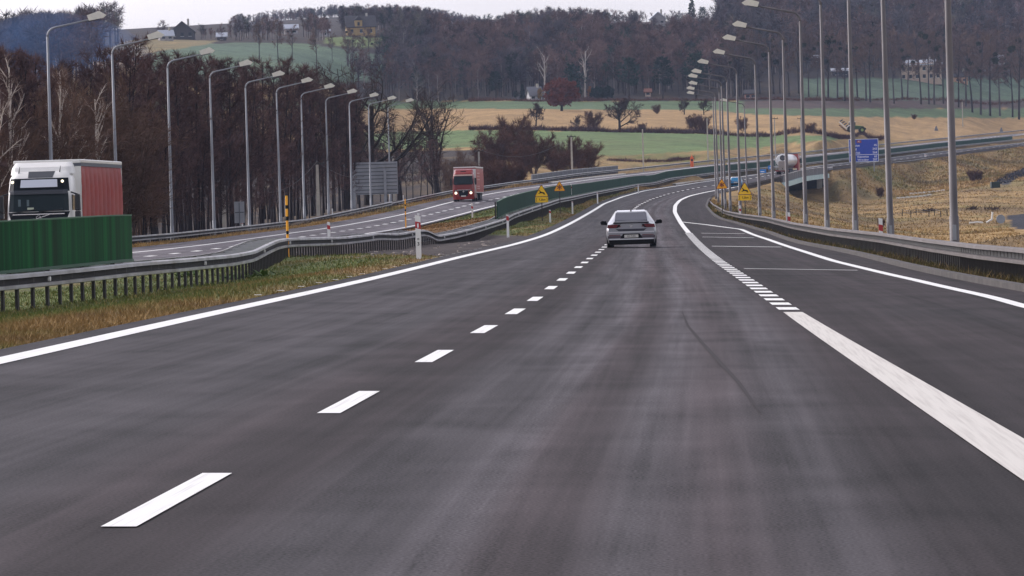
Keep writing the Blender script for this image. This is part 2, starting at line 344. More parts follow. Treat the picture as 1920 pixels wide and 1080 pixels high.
def fbm(x, y, seed=0): return 0.5 * vnoise(x, y, seed) + 0.3 * vnoise(x * 2.1, y * 2.1, seed + 1) + 0.2 * vnoise(x * 4.3, y * 4.3, seed + 2)
def ground(X, d, rough=True):
    """height of the ground in the road frame at arrays X, d"""
    X = np.atleast_1d(np.asarray(X, float)); d = np.atleast_1d(np.asarray(d, float))
    Z = rbf(X, d)
    distM = np.maximum(np.maximum((ML(d) - 0.9) - X, X - (KR(d) + 0.3)), 0)
    distO = np.maximum(np.maximum((OO(d) - 2.9) - X, X - (OI(d) + 0.7)), 0)
    if rough:
        dd = np.minimum(distM, np.where(d > 120, distO, 99)); amp = np.clip(dd / 6, 0, 1) * np.clip(d / 500, .12, 1.0) * 0.9
        Z = Z + amp * (fbm(X / 9.0, d / 14.0, 5) - 0.5) * np.where(d < 1150, 1.0, .4) * (1 - .9 * ((d > 860) & (d < 1060) & (X < KR(d) + 14)))
    br = sstep((d - BR0 + 8) / 8) * sstep((BR1 + 8 - d) / 8)
    wM = (1 - sstep(distM / 2.2)) * np.where(d < 1750, 1, 0) * (1 - br * (X > ML(d) - 2.0))
    wO = (1 - sstep(distO / 2.2)) * sstep((d - 90) / 40) * np.where(d < 1750, 1, 0)
    Z = Z * (1 - wO) + (zO(d) - 0.10) * wO
    Z = Z * (1 - wM) + (zM(d) - 0.10) * wM
    return Z
def gpt(px, d):
    """point on the ground straight under image column px at depth d, in world space"""
    X = RX(px, d); z = float(ground(X, d)[0]); return R2W(X, d, z)
def ghit(px, py, d0=60.0, d1=3500.0):
    """depth where the ray through (px,py) first meets the ground past d0"""
    dd = np.exp(np.linspace(math.log(d0), math.log(d1), 1500)); X = RX(px, dd)
    g = (CH - (py - YH) * dd / F) - ground(X, dd); s = np.where((g[:-1] > 0) & (g[1:] <= 0))[0]
    if len(s) == 0: return None
    i = s[0]; return dd[i] + (dd[i + 1] - dd[i]) * g[i] / (g[i] - g[i + 1])

def inpoly(px, py, poly):
    r = np.zeros(px.shape, bool); n = len(poly)
    for i in range(n):
        x0, y0 = poly[i]; x1, y1 = poly[(i + 1) % n]
        if y0 == y1: continue
        c = ((y0 > py) != (y1 > py)) & (px < (x1 - x0) * (py - y0) / (y1 - y0) + x0); r ^= c
    return r
C_TAN = np.array((.28, .18, .070)); C_DRY = np.array((.38, .255, .11)); C_GRN = np.array((.092, .115, .028)); C_RUST = np.array((.13, .085, .036))
C_FIELD = np.array((.125, .185, .068)); C_FIELD2 = np.array((.09, .135, .065)); C_STUB = np.array((.38, .245, .11)); C_PLOUGH = np.array((.075, .05, .045))
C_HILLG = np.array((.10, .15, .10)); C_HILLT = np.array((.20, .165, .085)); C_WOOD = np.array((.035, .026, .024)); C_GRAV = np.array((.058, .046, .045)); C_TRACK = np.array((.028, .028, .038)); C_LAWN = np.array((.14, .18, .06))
def ground_colour(X, d, Z):
    px = CX + X * F / d; py = YH + (CH - Z) * F / d
    n1 = fbm(X / 6.0, d / 18.0, 11); n2 = fbm(X / 1.6, d / 4.0, 23); n3 = fbm(X / 25.0, d / 60.0, 31)
    jx = px + (n2 - .5) * 14; jy = py + (n1 - .5) * 3.0
    L = lambda a, b, t: a + (b - a) * np.clip(t, 0, 1)[:, None]
    c = L(np.tile(C_TAN, (len(X), 1)), C_DRY, (n2 - .35) * 2.2); c = L(c, C_RUST, (n1 - .55) * 3.5); c = L(c, C_GRN, (n3 * .6 + n2 * .4 - .56) * 4.0)
    low = (d > 250) & (d < 1500) & (X > KR(d) + 2); dk = np.clip((fbm(X / 11.0, d / 26.0, 91) - .53) * 5, 0, 1) * low; c = L(c, np.array((.115, .075, .036)), dk * .75); ol = np.clip((fbm(X / 16.0, d / 40.0, 57) - .5) * 4, 0, 1) * low; c = L(c, np.array((.13, .125, .045)), ol * .6)  # dark patches paint the shading of mounds into the bank colour
    def put(mask, col):
        c[mask] = (col if np.ndim(col) == 1 else col[mask])
    edge = np.minimum(ML(d) - X, 50)               # distance to the edge line, on the verge
    med = (X < ML(d) - .5) & (X > OI(d) - .2) & (d < 760)
    g = L(np.tile(np.array((.19, .125, .052)), (len(X), 1)), C_TAN * .9, (n2 - .3) * 2); g = L(g, C_GRN, (n1 * .7 + n2 * .5 - .40) * 3.4 + np.clip((edge - 2.6) / 4, -.45, .45))
    put(med, g)
    put((X > KR(d)) & (X < KR(d) + 3.0) & (d < 480), L(np.tile(C_RUST * .8, (len(X), 1)), C_GRN * .8, (n2 - .35) * 2))
    orange = med & (X < OI(d) + 7.5) & (d > 275) & (d < 480); put(orange, L(np.tile(np.array((.17, .085, .025)), (len(X), 1)), C_TAN * .7, (n2 - .4) * 2))
    put(inpoly(jx, jy, [(440,490),(470,478),(520,452),(600,438),(800,436),(1000,443),(1000,447),(950,463),(900,474),(835,482),(800,479),(620,477),(560,480),(520,474)]) & (d < 420) & med, L(np.tile(C_GRAV, (len(X), 1)), C_GRAV * .6, (n2 - .45) * 3))
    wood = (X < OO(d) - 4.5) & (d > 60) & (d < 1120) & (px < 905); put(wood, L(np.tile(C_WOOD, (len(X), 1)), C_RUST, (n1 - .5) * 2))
    up = d > 1095
    front = np.interp(jx, [600,880,960,1100,1180,1340,1420,1480,1560,1600], [285,276,288,292.5,291.5,281.5,276,269,262,257]); back = np.interp(px, [600,880,1040,1200,1340,1560,1600], [250,243,244.5,247,250,254,255])
    gf = up & (jy < front) & (py > back) & (px > 560) & (px < 1580); tram = (np.abs(((py + px * .004) / 7.3) % 1.0 - .5) > .43) * .8; put(gf, L(L(np.tile(C_FIELD, (len(X), 1)), np.array((.13, .155, .06)), (n3 - .4) * 2 + (n1 - .5)), C_FIELD * .72, tram * .6))
    sb0 = np.interp(px, [600,880,1340,1400,1600,1940], [205,204,206.5,214,219,221.5])
    strip = .5 + .5 * np.sin((py + (n3 - .5) * 3) * 2.2)
    st = up & (jy <= back + 1) & (py > sb0) & (px < 1585); put(st, L(np.tile(C_STUB, (len(X), 1)), C_STUB * .82, strip * .7 + (n2 - .5)))
    st2 = up & (py > sb0) & (px >= 1585) & (jy < np.interp(px, [1585,1700,1940], [256,262,250])); put(st2, L(np.tile(C_STUB, (len(X), 1)), C_STUB * .82, strip * .7 + (n2 - .5)))
    g2 = up & (py <= sb0) & (py > np.interp(px, [600,1390,1420,1940], [190.5,189.5,203,204])); put(g2, L(np.tile(C_FIELD2, (len(X), 1)), C_FIELD2 * 1.25, (n3 - .4) * 2))
    put(up & (px > 1390) & (py <= 203.5) & (py > 188) , L(np.tile(C_PLOUGH, (len(X), 1)), C_FIELD2 * .7, (n3 - .5) * 2))
    put((d > 1500) & (py < 188.5), L(np.tile(C_WOOD, (len(X), 1)), C_RUST, (n1 - .5)))
    put((d > 1600) & (px > 1500) & (jy < 188) & (jy > 147), L(np.tile(C_HILLG * .85, (len(X), 1)), C_FIELD2, (n3 - .4)))
    lh = (d > 1180) & (d < 2200); put(lh & inpoly(jx, jy, [(180,98),(250,74),(300,74),(402,76),(396,83),(365,87),(330,92),(290,97),(262,108)]), L(np.tile(C_HILLT, (len(X), 1)), C_DRY, (n1 - .5) * 2))
    put(lh & inpoly(jx, jy, [(255,120),(290,98),(330,92),(365,86.5),(400,82),(470,79),(560,81),(640,90),(715,104),(720,150),(560,160),(300,150)]), L(np.tile(C_HILLG, (len(X), 1)), C_FIELD2, (n3 - .45) * 1.5))
    put(lh & inpoly(jx, jy, [(606,69.5),(770,69),(800,76),(700,90),(640,88),(612,82)]), L(np.tile(C_LAWN, (len(X), 1)), C_FIELD, (n1 - .5)))
    put(lh & inpoly(jx, jy, [(1140,92),(1150,66),(1180,70),(1270,64),(1275,80),(1240,90)]), L(np.tile(C_DRY * 1.1, (len(X), 1)), np.array((.34, .2, .14)), (n1 - .4) * 2))
    put((d > 850) & (d < 1400) & inpoly(jx, py, [(1861,347),(1864,342),(1884,331),(1905,321),(1930,314),(1990,312),(1990,337),(1912,333),(1900,341),(1880,347)]), C_TRACK)
    put((d > 500) & (d < 1300) & inpoly(jx, py, [(1882,405),(1930,400),(1990,400),(1990,440),(1922,438),(1897,424)]), C_TRACK)
    return c

dl = [9.0]
while dl[-1] < 4000: dl.append(dl[-1] + max(0.9, 0.0065 * dl[-1]))
dl = np.array(dl); sl_ = np.concatenate([np.linspace(-.6, -.13, 26)[:-1], np.linspace(-.13, .13, 291), np.linspace(.13, .6, 26)[1:]])
GD, GS = np.meshgrid(dl, sl_, indexing='ij'); GX = GS * GD
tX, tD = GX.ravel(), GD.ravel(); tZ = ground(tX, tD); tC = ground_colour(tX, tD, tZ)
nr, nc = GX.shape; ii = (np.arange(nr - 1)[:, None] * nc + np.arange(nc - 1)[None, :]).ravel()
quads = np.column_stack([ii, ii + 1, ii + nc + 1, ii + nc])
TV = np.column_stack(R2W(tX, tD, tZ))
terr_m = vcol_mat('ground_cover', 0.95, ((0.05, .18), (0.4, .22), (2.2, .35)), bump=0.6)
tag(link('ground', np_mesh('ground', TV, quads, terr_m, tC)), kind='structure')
# the land goes on past what was surveyed: a far plain to the horizon
fb = MB(); zz = -60.0
fb.add([(-3200, -300, zz), (3200, -300, zz), (3200, 6400, zz), (-3200, 6400, zz)], [(0, 1, 2, 3)])
tag(fb.build('distant_plain', mat('plain', (.09, .1, .06), .95, noise=.3, nscale=.01)), kind='structure')

# ------------------------------------------------------------------ roads
def strip_mesh(name, d, XL, XR, zfun, dz, m, ncol=2, uv=True, wear=None):
    d = np.asarray(d, float); t = np.linspace(0, 1, ncol); X = XL[:, None] + (XR - XL)[:, None] * t[None, :]; D = np.repeat(d[:, None], ncol, 1)
    Zs = zfun(D) + dz; V = np.column_stack(R2W(X.ravel(), D.ravel(), Zs.ravel())); n = len(d)
    ii = (np.arange(n - 1)[:, None] * ncol + np.arange(ncol - 1)[None, :]).ravel(); Q = np.column_stack([ii, ii + 1, ii + ncol + 1, ii + ncol])
    U = np.column_stack([(X - MD(D)).ravel() if zfun is zM else (X - OD(D)).ravel(), D.ravel()])
    return np_mesh(name, V, Q, m, uv=U if uv else None)

def asphalt(name, stops, base=.075):
    m = bpy.data.materials.new(name); m.use_nodes = True; t = m.node_tree; b = t.nodes['Principled BSDF']; N = t.nodes.new; Lk = t.links.new
    uv = N('ShaderNodeUVMap'); uv.uv_map = 'UVMap'; sx = N('ShaderNodeSeparateXYZ'); Lk(uv.outputs[0], sx.inputs[0])
    def noise(sx_, sy_, det=4, dist=0.0):
        mp = N('ShaderNodeMapping'); mp.inputs['Scale'].default_value = (sx_, sy_, 1); Lk(uv.outputs[0], mp.inputs['Vector'])
        nz = N('ShaderNodeTexNoise'); nz.inputs['Scale'].default_value = 1; nz.inputs['Detail'].default_value = det; nz.inputs['Distortion'].default_value = dist; Lk(mp.outputs[0], nz.inputs['Vector']); return nz.outputs[0]
    def math_(op, a, c, cl=False):
        n = N('ShaderNodeMath'); n.operation = op; n.use_clamp = cl
        for i, s in enumerate((a, c)):
            if isinstance(s, (int, float)): n.inputs[i].default_value = s
            else: Lk(s, n.inputs[i])
        return n.outputs[0]
    warp = math_('MULTIPLY', math_('SUBTRACT', noise(.25, .03), .5), .6); u = math_('ADD', sx.outputs[0], warp)
    un = math_('DIVIDE', math_('ADD', u, 10.0), 24.0, True)        # lateral position -10..14 m
    cr = N('ShaderNodeValToRGB'); el = cr.color_ramp.elements
    while len(el) > 1: el.remove(el[0])
    for i, (p, v, tint) in enumerate(stops):
        e = el[0] if i == 0 else el.new((p + 10) / 24.0); e.position = (p + 10) / 24.0; e.color = (v * base * tint[0], v * base * tint[1], v * base * tint[2], 1)
    Lk(un, cr.inputs[0])
    s1 = noise(2.6, .022, 5, .25); s2 = noise(11.0, .09, 3); s3 = noise(.35, .05, 5, .6); s4 = noise(60, 34, 3); s5 = noise(.9, .35, 5, .4)
    v = math_('ADD', math_('MULTIPLY', s1, .55), math_('MULTIPLY', s2, .3)); v = math_('ADD', v, math_('MULTIPLY', s3, .45)); v = math_('ADD', v, math_('MULTIPLY', s4, .8)); v = math_('ADD', v, math_('MULTIPLY', s5, .45))
    v = math_('ADD', math_('MULTIPLY', math_('SUBTRACT', v, 1.275), 3.1), 1.0)
    hv = N('ShaderNodeHueSaturation'); Lk(cr.outputs[0], hv.inputs['Color']); Lk(v, hv.inputs['Value']); Lk(hv.outputs[0], b.inputs['Base Color'])
    rr = N('ShaderNodeMapRange'); rr.inputs['To Min'].default_value = .6; rr.inputs['To Max'].default_value = .8; Lk(s3, rr.inputs[0]); Lk(rr.outputs[0], b.inputs['Roughness'])
    b.inputs['Specular IOR Level'].default_value = .055
    bp = N('ShaderNodeBump'); bp.inputs['Strength'].default_value = .35; bp.inputs['Distance'].default_value = .006; Lk(noise(70, 70, 2), bp.inputs['Height']); Lk(bp.outputs[0], b.inputs['Normal'])
    return m
cool, warm = (1.03, .94, 1.03), (1.11, .90, .97)
asph_main = asphalt('worn_asphalt', [(-10, .8, cool), (-4.4, .75, cool), (-3.6, .95, cool), (-2.6, .8, cool), (-1.9, .98, cool), (-1.0, .82, cool), (-.35, .75, warm), (.05, .48, warm), (.45, .52, warm), (.85, 1.05, cool), (1.25, .95, cool), (1.5, 1.75, cool), (1.66, 1.1, warm), (1.95, .7, warm), (2.2, 1.5, cool), (2.6, 1.05, warm), (3.1, 1.15, cool), (3.6, .55, warm), (4.3, .42, warm), (6.0, .58, warm), (8.5, .45, warm), (14, .55, cool)], .056)
asph_opp = asphalt('pale_asphalt', [(-10, .95, cool), (-4.2, .9, cool), (-2, 1.05, cool), (0, .9, cool), (2, 1.05, cool), (4.2, .85, cool), (14, .9, cool)], .13)
def paint_mat(name, base=(.78, .77, .74), worn=(.42, .38, .34), lo=.52, hi=.78):
    m = mat(name, base, .65, noise=.06, nscale=3.0); t = m.node_tree; b = t.nodes['Principled BSDF']
    uv = t.nodes.new('ShaderNodeUVMap'); uv.uv_map = 'UVMap'; mp = t.nodes.new('ShaderNodeMapping'); mp.inputs['Scale'].default_value = (30, .35, 1); t.links.new(uv.outputs[0], mp.inputs['Vector'])
    nz = t.nodes.new('ShaderNodeTexNoise'); nz.inputs['Scale'].default_value = 1; nz.inputs['Detail'].default_value = 7; t.links.new(mp.outputs[0], nz.inputs['Vector'])
    mr = t.nodes.new('ShaderNodeMapRange'); mr.inputs['From Min'].default_value = lo; mr.inputs['From Max'].default_value = hi; t.links.new(nz.outputs[0], mr.inputs[0])
    mx = t.nodes.new('ShaderNodeMix'); mx.data_type = 'RGBA'; t.links.new(mr.outputs[0], mx.inputs['Factor']); mx.inputs['A'].default_value = (*base, 1); mx.inputs['B'].default_value = (*worn, 1)
    t.links.new(mx.outputs['Result'], b.inputs['Base Color']); return m
P_WHITE = paint_mat('road_paint', (.80, .80, .78), (.50, .48, .45), .55, .80); P_WORN = paint_mat('worn_road_paint', (.62, .59, .54), (.47, .44, .40), .44, .74)
dM = np.concatenate([np.arange(9, 120, 2.0), np.arange(120, 500, 4.0), np.arange(500, 1760, 6.0)])
dO = np.concatenate([np.arange(95, 500, 4.0), np.arange(500, 1760, 6.0)])
LE = lambda d: ML(d) - np.interp(d, [0, 90, 200, 400, 900], [.55, .5, .7, .9, 1.2])
tag(link('carriageway', strip_mesh('carriageway', dM, LE(dM), KR(dM), zM, 0.0, asph_main, 26)), kind='structure')
tag(link('opposite_carriageway', strip_mesh('opposite_carriageway', dO, OO(dO) - 2.6, OI(dO) + .55, zO, 0.0, asph_opp, 14)), kind='structure')
def line(name, X, d0, d1, wd, zfun, m, wfun=None, step=None):
    d = [d0]
    while d[-1] < d1: d.append(min(d1, d[-1] + (step or max(1.5, d[-1] * .012))))
    d = np.array(d); wv = wd if wfun is None else wfun(d); x = X(d)
    return strip_mesh(name, d, x - wv / 2, x + wv / 2, zfun, .006, m)
def put_line(name, me): return tag(link(name, me), kind='structure')
put_line('edge_line', line('edge_line', ML, 9, 1750, .28, zM, P_WHITE, lambda d: np.interp(d, [0, 150, 400, 1000], [.30, .28, .32, .42])))
put_line('edge_line', line('edge_line', MR, 9, 73.5, .34, zM, P_WORN, lambda d: np.interp(d, [0, 30, 74], [.4, .37, .26])))
put_line('edge_line', line('edge_line', MR, 296, 1750, .34, zM, P_WHITE, lambda d: np.interp(d, [0, 300, 560, 1000], [.27, .28, .38, .38])))
put_line('edge_line', line('edge_line', RL, 30, RL_END - 1, .24, zM, P_WHITE, lambda d: np.interp(d, [0, 150, 380], [.22, .24, .3]), step=2.0))
put_line('edge_line', line('edge_line', OO, 100, 1750, .26, zO, P_WHITE, lambda d: np.interp(d, [0, 400, 1000], [.26, .28, .42])))
put_line('edge_line', line('edge_line', OI, 100, 1750, .26, zO, P_WHITE, lambda d: np.interp(d, [0, 400, 1000], [.26, .28, .42])))
def dashes(X, segs, wd, zfun, name, m):
    V = []; Q = []; U = []
    for a, b_ in segs:
        k = 2 if b_ - a < 6 else 3; dd = np.linspace(a, b_, k + 1); x = X(dd); b0 = len(V)
        wv = np.interp(a, [0, 150, 300, 1000], [wd, wd * 1.2, wd * 1.5, wd * 2.2])
        for i, d in enumerate(dd):
            for s in (-1, 1):
                V.append(R2W(x[i] + s * wv / 2, d, float(zfun(d)) + .006)); U.append((s * .1, d))
        for i in range(k): j = b0 + i * 2; Q.append((j, j + 1, j + 3, j + 2))
    return np_mesh(name, np.array(V), np.array(Q), m, uv=np.array(U), smooth=False)
segs = [(23.5, 28.3), (36.7, 41.2), (49.1, 53.4), (60.8, 65.0), (72.0, 76.1), (82.6, 86.6), (95.0, 99), (106.6, 110.6)]
d = 118.6
while d < 1700: segs.append((d, d + (4 if d < 260 else 6))); d += 12 if d < 260 else 16
put_line('lane_marking', dashes(MD, segs, .15, zM, 'lane_marking', P_WHITE))
put_line('lane_marking', dashes(OD, [(a, a + 4) for a in np.arange(152.5, 1700, 12)], .24, zO, 'lane_marking', P_WHITE))
put_line('lane_marking', dashes(MR, [(a, a + 2.0) for a in np.arange(75.2, 295, 3.95)], .26, zM, 'lane_marking', P_WHITE))
# cross bars on the closed slip lane
def bar(name, p0, p1, wd=.45):
    (x0, y0), (x1, y1) = p0, p1; a, b_ = depth_on(y0, ZM), depth_on(y1, ZM); X0, X1 = RX(x0, a), RX(x1, b_); V = []
    for X, d in ((X0, a), (X1, b_)):
        for s in (-.5, .5): V.append(R2W(X, d + s * wd * d / 100, float(zM(d)) + .006))
    put_line('hatch_marking', np_mesh(name, np.array(V), np.array([(0, 1, 3, 2)]), P_WHITE, uv=np.array([(0, 0), (1, 0), (1, 1), (0, 1)]), smooth=False))
for a, b_ in (((1315,437.4),(1397,438.2)), ((1317,444.4),(1414,446)), ((1335,461.7),(1465,463.4)), ((1395,503.8),(1608,507))): bar('hatch_marking', a, b_, .8 if a[1] < 500 else .42)
# short white ribs outside the edge line
V = []; Q = []
for d in np.arange(88, 200, 5.0):
    X = float(ML(d)) - .62; b0 = len(V)
    for (dx, dy) in ((-.06, 0), (.06, 0), (.06, .3), (-.06, .3)): V.append(R2W(X + dx, d + dy, float(zM(d)) + .012))
    Q.append((b0, b0 + 1, b0 + 2, b0 + 3))
put_line('edge_marking', np_mesh('edge_marking', np.array(V), np.array(Q), P_WHITE, uv=np.zeros((len(V), 2)), smooth=False))
# dark kerb along the slip lane and along the median edge
def kerb(name, X, d0, d1, zfun, wd, h, m, step=3.0):
    d = np.arange(d0, d1, step); x = X(d); z = zfun(d); V = []; Q = []
    for i in range(len(d)):
        for (dx, dz) in ((0, -.1), (0, h), (wd, h), (wd, -.1)): V.append(R2W(x[i] + dx, d[i], float(z[i]) + dz))
    for i in range(len(d) - 1):
        for k in range(3): j = i * 4 + k; Q.append((j, j + 1, j + 5, j + 4))
    return tag(link(name, np_mesh(name, np.array(V), np.array(Q), m, smooth=False)), kind='structure')
M_KERB = mat('kerb_concrete', (.05, .043, .041), .9, noise=.35, nscale=2.0)
kerb('kerb', KR, 40, 640, zM, .22, .11, M_KERB)
M_BKERB = mat('bridge_kerb_concrete', (.62, .60, .55), .85, noise=.12, nscale=1.0)

# seams and scars in the asphalt
M_SEAM = mat('tar_seam', (.052, .047, .05), .8, spec=.05); M_SCAR = mat('pale_scar', (.085, .08, .082), .7, spec=.15)
def scar(pts, wd, m, nm='road_seam', lift=.004):
    P = []
    for (a, b_) in zip(pts[:-1], pts[1:]):
        for t in np.linspace(0, 1, 9)[:-1]: P.append((a[0] + (b_[0] - a[0]) * t, a[1] + (b_[1] - a[1]) * t))
    P.append(pts[-1]); V = []; n = len(P)
    for i, (px, py) in enumerate(P):
        d = depth_on(py, ZM); X = RX(px, d); f = math.sin(math.pi * (i + .6) / (n + .2)) ** .5
        for s in (-1, 1): V.append(R2W(X + s * wd * f / 2, d, float(zM(d)) + lift))
    put_line(nm, np_mesh(nm, np.array(V), np.array([(2*i, 2*i+1, 2*i+3, 2*i+2) for i in range(n - 1)]), m, uv=np.zeros((len(V), 2)), smooth=False))
scar([(1279,585),(1290,612),(1318,645),(1350,680),(1385,718),(1426,775)], .045, M_SEAM)
# ------------------------------------------------------------------ shared object materials
M_STEEL = mat('galvanised_steel', (.43, .43, .44), .5, .2, noise=.18, nscale=1.5, dirt=(.20, .18, .17))
M_GROOVE_SHADE = mat('rail_groove_shade', (.018, .017, .018), .8)
M_POST = mat('post_steel', (.032, .029, .029), .6, .35, noise=.25, nscale=3)
M_DSTEEL = mat('dull_steel', (.115, .10, .098), .6, .25, noise=.2, nscale=1.2, dirt=(.075, .06, .055))
M_POLE = mat('lamp_steel', (.25, .26, .285), .5, .35, noise=.10, nscale=1.0)
M_POLE2 = mat('weathered_lamp_steel', (.135, .125, .13), .6, .25, noise=.2, nscale=.8)
M_HEAD = mat('lamp_housing', (.80, .77, .66), .45, noise=.06, nscale=5)
M_DARK = mat('dark_plastic', (.012, .013, .016), .5); M_RUBBER = mat('rubber', (.014, .014, .015), .85)
M_CONC = mat('pale_concrete', (.42, .39, .34), .9, noise=.15, nscale=1.5)
M_WHITE = mat('white_paint', (.80, .80, .78), .4, noise=.05, nscale=4); M_REDP = mat('red_reflector', (.42, .02, .025), .35)
M_BLACKP = mat('black_paint', (.006, .006, .007), .6, spec=.15); M_YEL = mat('sign_yellow', (.95, .58, .01), .42, noise=.05, nscale=3); M_ORA = mat('sign_orange', (.95, .42, .008), .42, noise=.05, nscale=3)
M_SRED = mat('sign_border', (.16, .012, .012), .45); M_SBACK = mat('sign_back_grey', (.30, .315, .34), .5, .3, noise=.12, nscale=1.0); M_SBACKD = mat('dark_grey_rib_shade', (.10, .11, .13), .6, .2)
M_BLUE = mat('sign_blue', (.004, .045, .42), .4, noise=.05, nscale=2); M_LBLUE = mat('sign_light_blue', (.03, .22, .62), .4)
M_SWHITE = mat('sign_white', (.85, .87, .9), .4); M_ORPOST = mat('orange_plastic', (.75, .13, .03), .5)

def lerp_pts(L, step_fn):
    """resample a (X,d,z) road-frame polyline in steps; returns world points"""
    out = []
    for (a, b_) in zip(L[:-1], L[1:]):
        n = max(1, int(math.ceil((b_[1] - a[1]) / step_fn(a[1]))))
        for i in range(n): t = i / n; out.append(tuple(a[k] + (b_[k] - a[k]) * t for k in range(3)))
    out.append(L[-1]); return [Vector(R2W(*p)) for p in out]
def smooth_poly(P, it=2):
    for _ in range(it):
        Q = [P[0]]
        for i in range(1, len(P) - 1): Q.append(P[i] * .5 + (P[i - 1] + P[i + 1]) * .25)
        P = Q + [P[-1]]
    return P
def walk(P, spacing, start=0.0):
    """points and headings every `spacing` metres along the polyline"""
    out = []; need = start
    for a, b_ in zip(P[:-1], P[1:]):
        L = (b_ - a).length; t = need
        while t < L:
            q = a.lerp(b_, t / L); out.append((q, math.atan2(b_.y - a.y, b_.x - a.x))); t += spacing
        need = t - L
    return out
def extrude_along(P, prof, base, mb, mi=0, closed=True):
    rings = []
    for i, p in enumerate(P):
        t = P[min(i + 1, len(P) - 1)] - P[max(i - 1, 0)]; n = Vector((t.y, -t.x, 0)).normalized(); q = p - base
        rings.append([(q.x + n.x * a, q.y + n.y * a, q.z + z) for a, z in prof])
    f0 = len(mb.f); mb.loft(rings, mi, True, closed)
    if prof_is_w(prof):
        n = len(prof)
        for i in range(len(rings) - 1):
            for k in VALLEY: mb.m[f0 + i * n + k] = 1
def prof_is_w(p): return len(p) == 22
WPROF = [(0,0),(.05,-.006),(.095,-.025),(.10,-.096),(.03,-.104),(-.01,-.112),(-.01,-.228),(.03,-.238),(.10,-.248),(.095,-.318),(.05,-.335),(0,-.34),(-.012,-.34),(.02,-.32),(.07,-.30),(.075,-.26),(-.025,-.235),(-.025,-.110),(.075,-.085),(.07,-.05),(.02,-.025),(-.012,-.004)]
VALLEY = (3, 4, 5, 6)        # faces of the groove, their shade painted in as near-black
def sharp(o, a=24):
    o.modifiers.new('es', 'EDGE_SPLIT').split_angle = math.radians(a); return o
def guardrail(label, L, side, spacing, height=.76, double=False, m=None, mp=None, group=None, smooth=1, post_d=None, name='guardrail'):
    m = m or M_STEEL; mp = mp or M_POST
    P = smooth_poly(lerp_pts(L, lambda d: max(1.2, d * .012)), smooth); base = P[0] - Vector((0, 0, height)); root = tag(empty(name, base), label, 'guardrail', group)
    prof = [(a * side + .04 * side, z) for a, z in WPROF]
    mb = MB(); extrude_along(P, prof, base, mb); sharp(mb.build('beam', [m, M_GROOVE_SHADE], root, smooth=True))
    off = None
    if double:
        P2 = []
        for i, p in enumerate(P):
            t = P[min(i + 1, len(P) - 1)] - P[max(i - 1, 0)]; n = Vector((t.y, -t.x, 0)).normalized() * side; P2.append(p - n * .85)
        mb = MB(); extrude_along(P2, [(-a * side - .04 * side, z) for a, z in WPROF], base, mb); sharp(mb.build('beam', [m, M_GROOVE_SHADE], root, smooth=True))
        rm = MB().box((0, .425 * side, -.07), (.24, .85, .09)).mesh('spacer', m)
    pm = MB().bbox(-.065, .065, -.03, -.022, -height - .35, -.02).bbox(-.065, -.057, -.022, .035, -height - .35, -.02).bbox(.057, .065, -.022, .035, -height - .35, -.02).mesh('post', mp)
    pts = walk(P, spacing); rest = MB(); k = 0; restr = MB()
    for i, (q, a) in enumerate(pts):
        if post_d and not post_d(q.y): continue
        if k < 88:
            link('post', pm, root, q - base, a)
            if double: 
                if k % 4 == 0: link('spacer', rm, root, q - base, a)
        else:
            c, s = math.cos(a), math.sin(a); p = q - base
            rest.box((p.x, p.y, p.z - (height + .35) / 2 - .02), (.11, .065, height + .33), rz=a)
            if double and k % 4 == 0: restr.box((p.x - .425 * side * s, p.y + .425 * side * c, p.z - .07), (.24, .85, .09), rz=a)
        k += 1
    rf = MB().disc((0, -.02 * side, -.17), .055, 'y', .05, 12).mesh('reflector', M_WHITE)
    for i, (q, a) in enumerate(walk(P, 24.0, 9.0)):
        if i < 14 and double: link('reflector', rf, root, q - base + Vector((math.sin(a), -math.cos(a), 0)) * .10 * side, a)
    if rest.f: tag(rest.build('post', mp, root), kind='stuff')
    if restr.f: tag(restr.build('spacer', m, root), kind='stuff')
    return root, P
LR = to_RX(RAIL_R); x0, d0, z0 = LR[0]
LR = [(float(KR(40)) + 1.2, 40, .70), (float(KR(75)) + 1.2, 75, .68)] + LR
_, PR = guardrail('dark weathered steel guardrail on dense posts curving beside the slip lane', LR, -1, 1.0, .80, m=M_DSTEEL)
LL = [(-14.6, 88, .05)] + to_RX(RAIL_L)
_, PL = guardrail('bright double steel guardrail in the grass median, rising over the paved crossing', LL, 1, 1.33, .78, double=True, smooth=1)
LO = [(-28.0, 235, -.1)] + to_RX(RAIL_O)
_, PO = guardrail('long low guardrail along the outer edge of the opposite carriageway before the forest', LO, 1, 2.0, .78, m=M_STEEL)
# guardrail beyond the bridge on the embankment top
LE2 = [(float(KR(d)) + .8, d, float(zM(d)) + .72) for d in range(1056, 1741, 12)]
guardrail('distant guardrail on the embankment top beyond the underpass', LE2, -1, 2.0, .75, m=M_DSTEEL)
LE3 = [(float(KR(d)) + .8, d, float(zM(d)) + .72) for d in range(768, 905, 8)]
guardrail('short dark guardrail on the bank between warning signs and underpass', LE3, -1, 2.0, .75, m=M_DSTEEL)

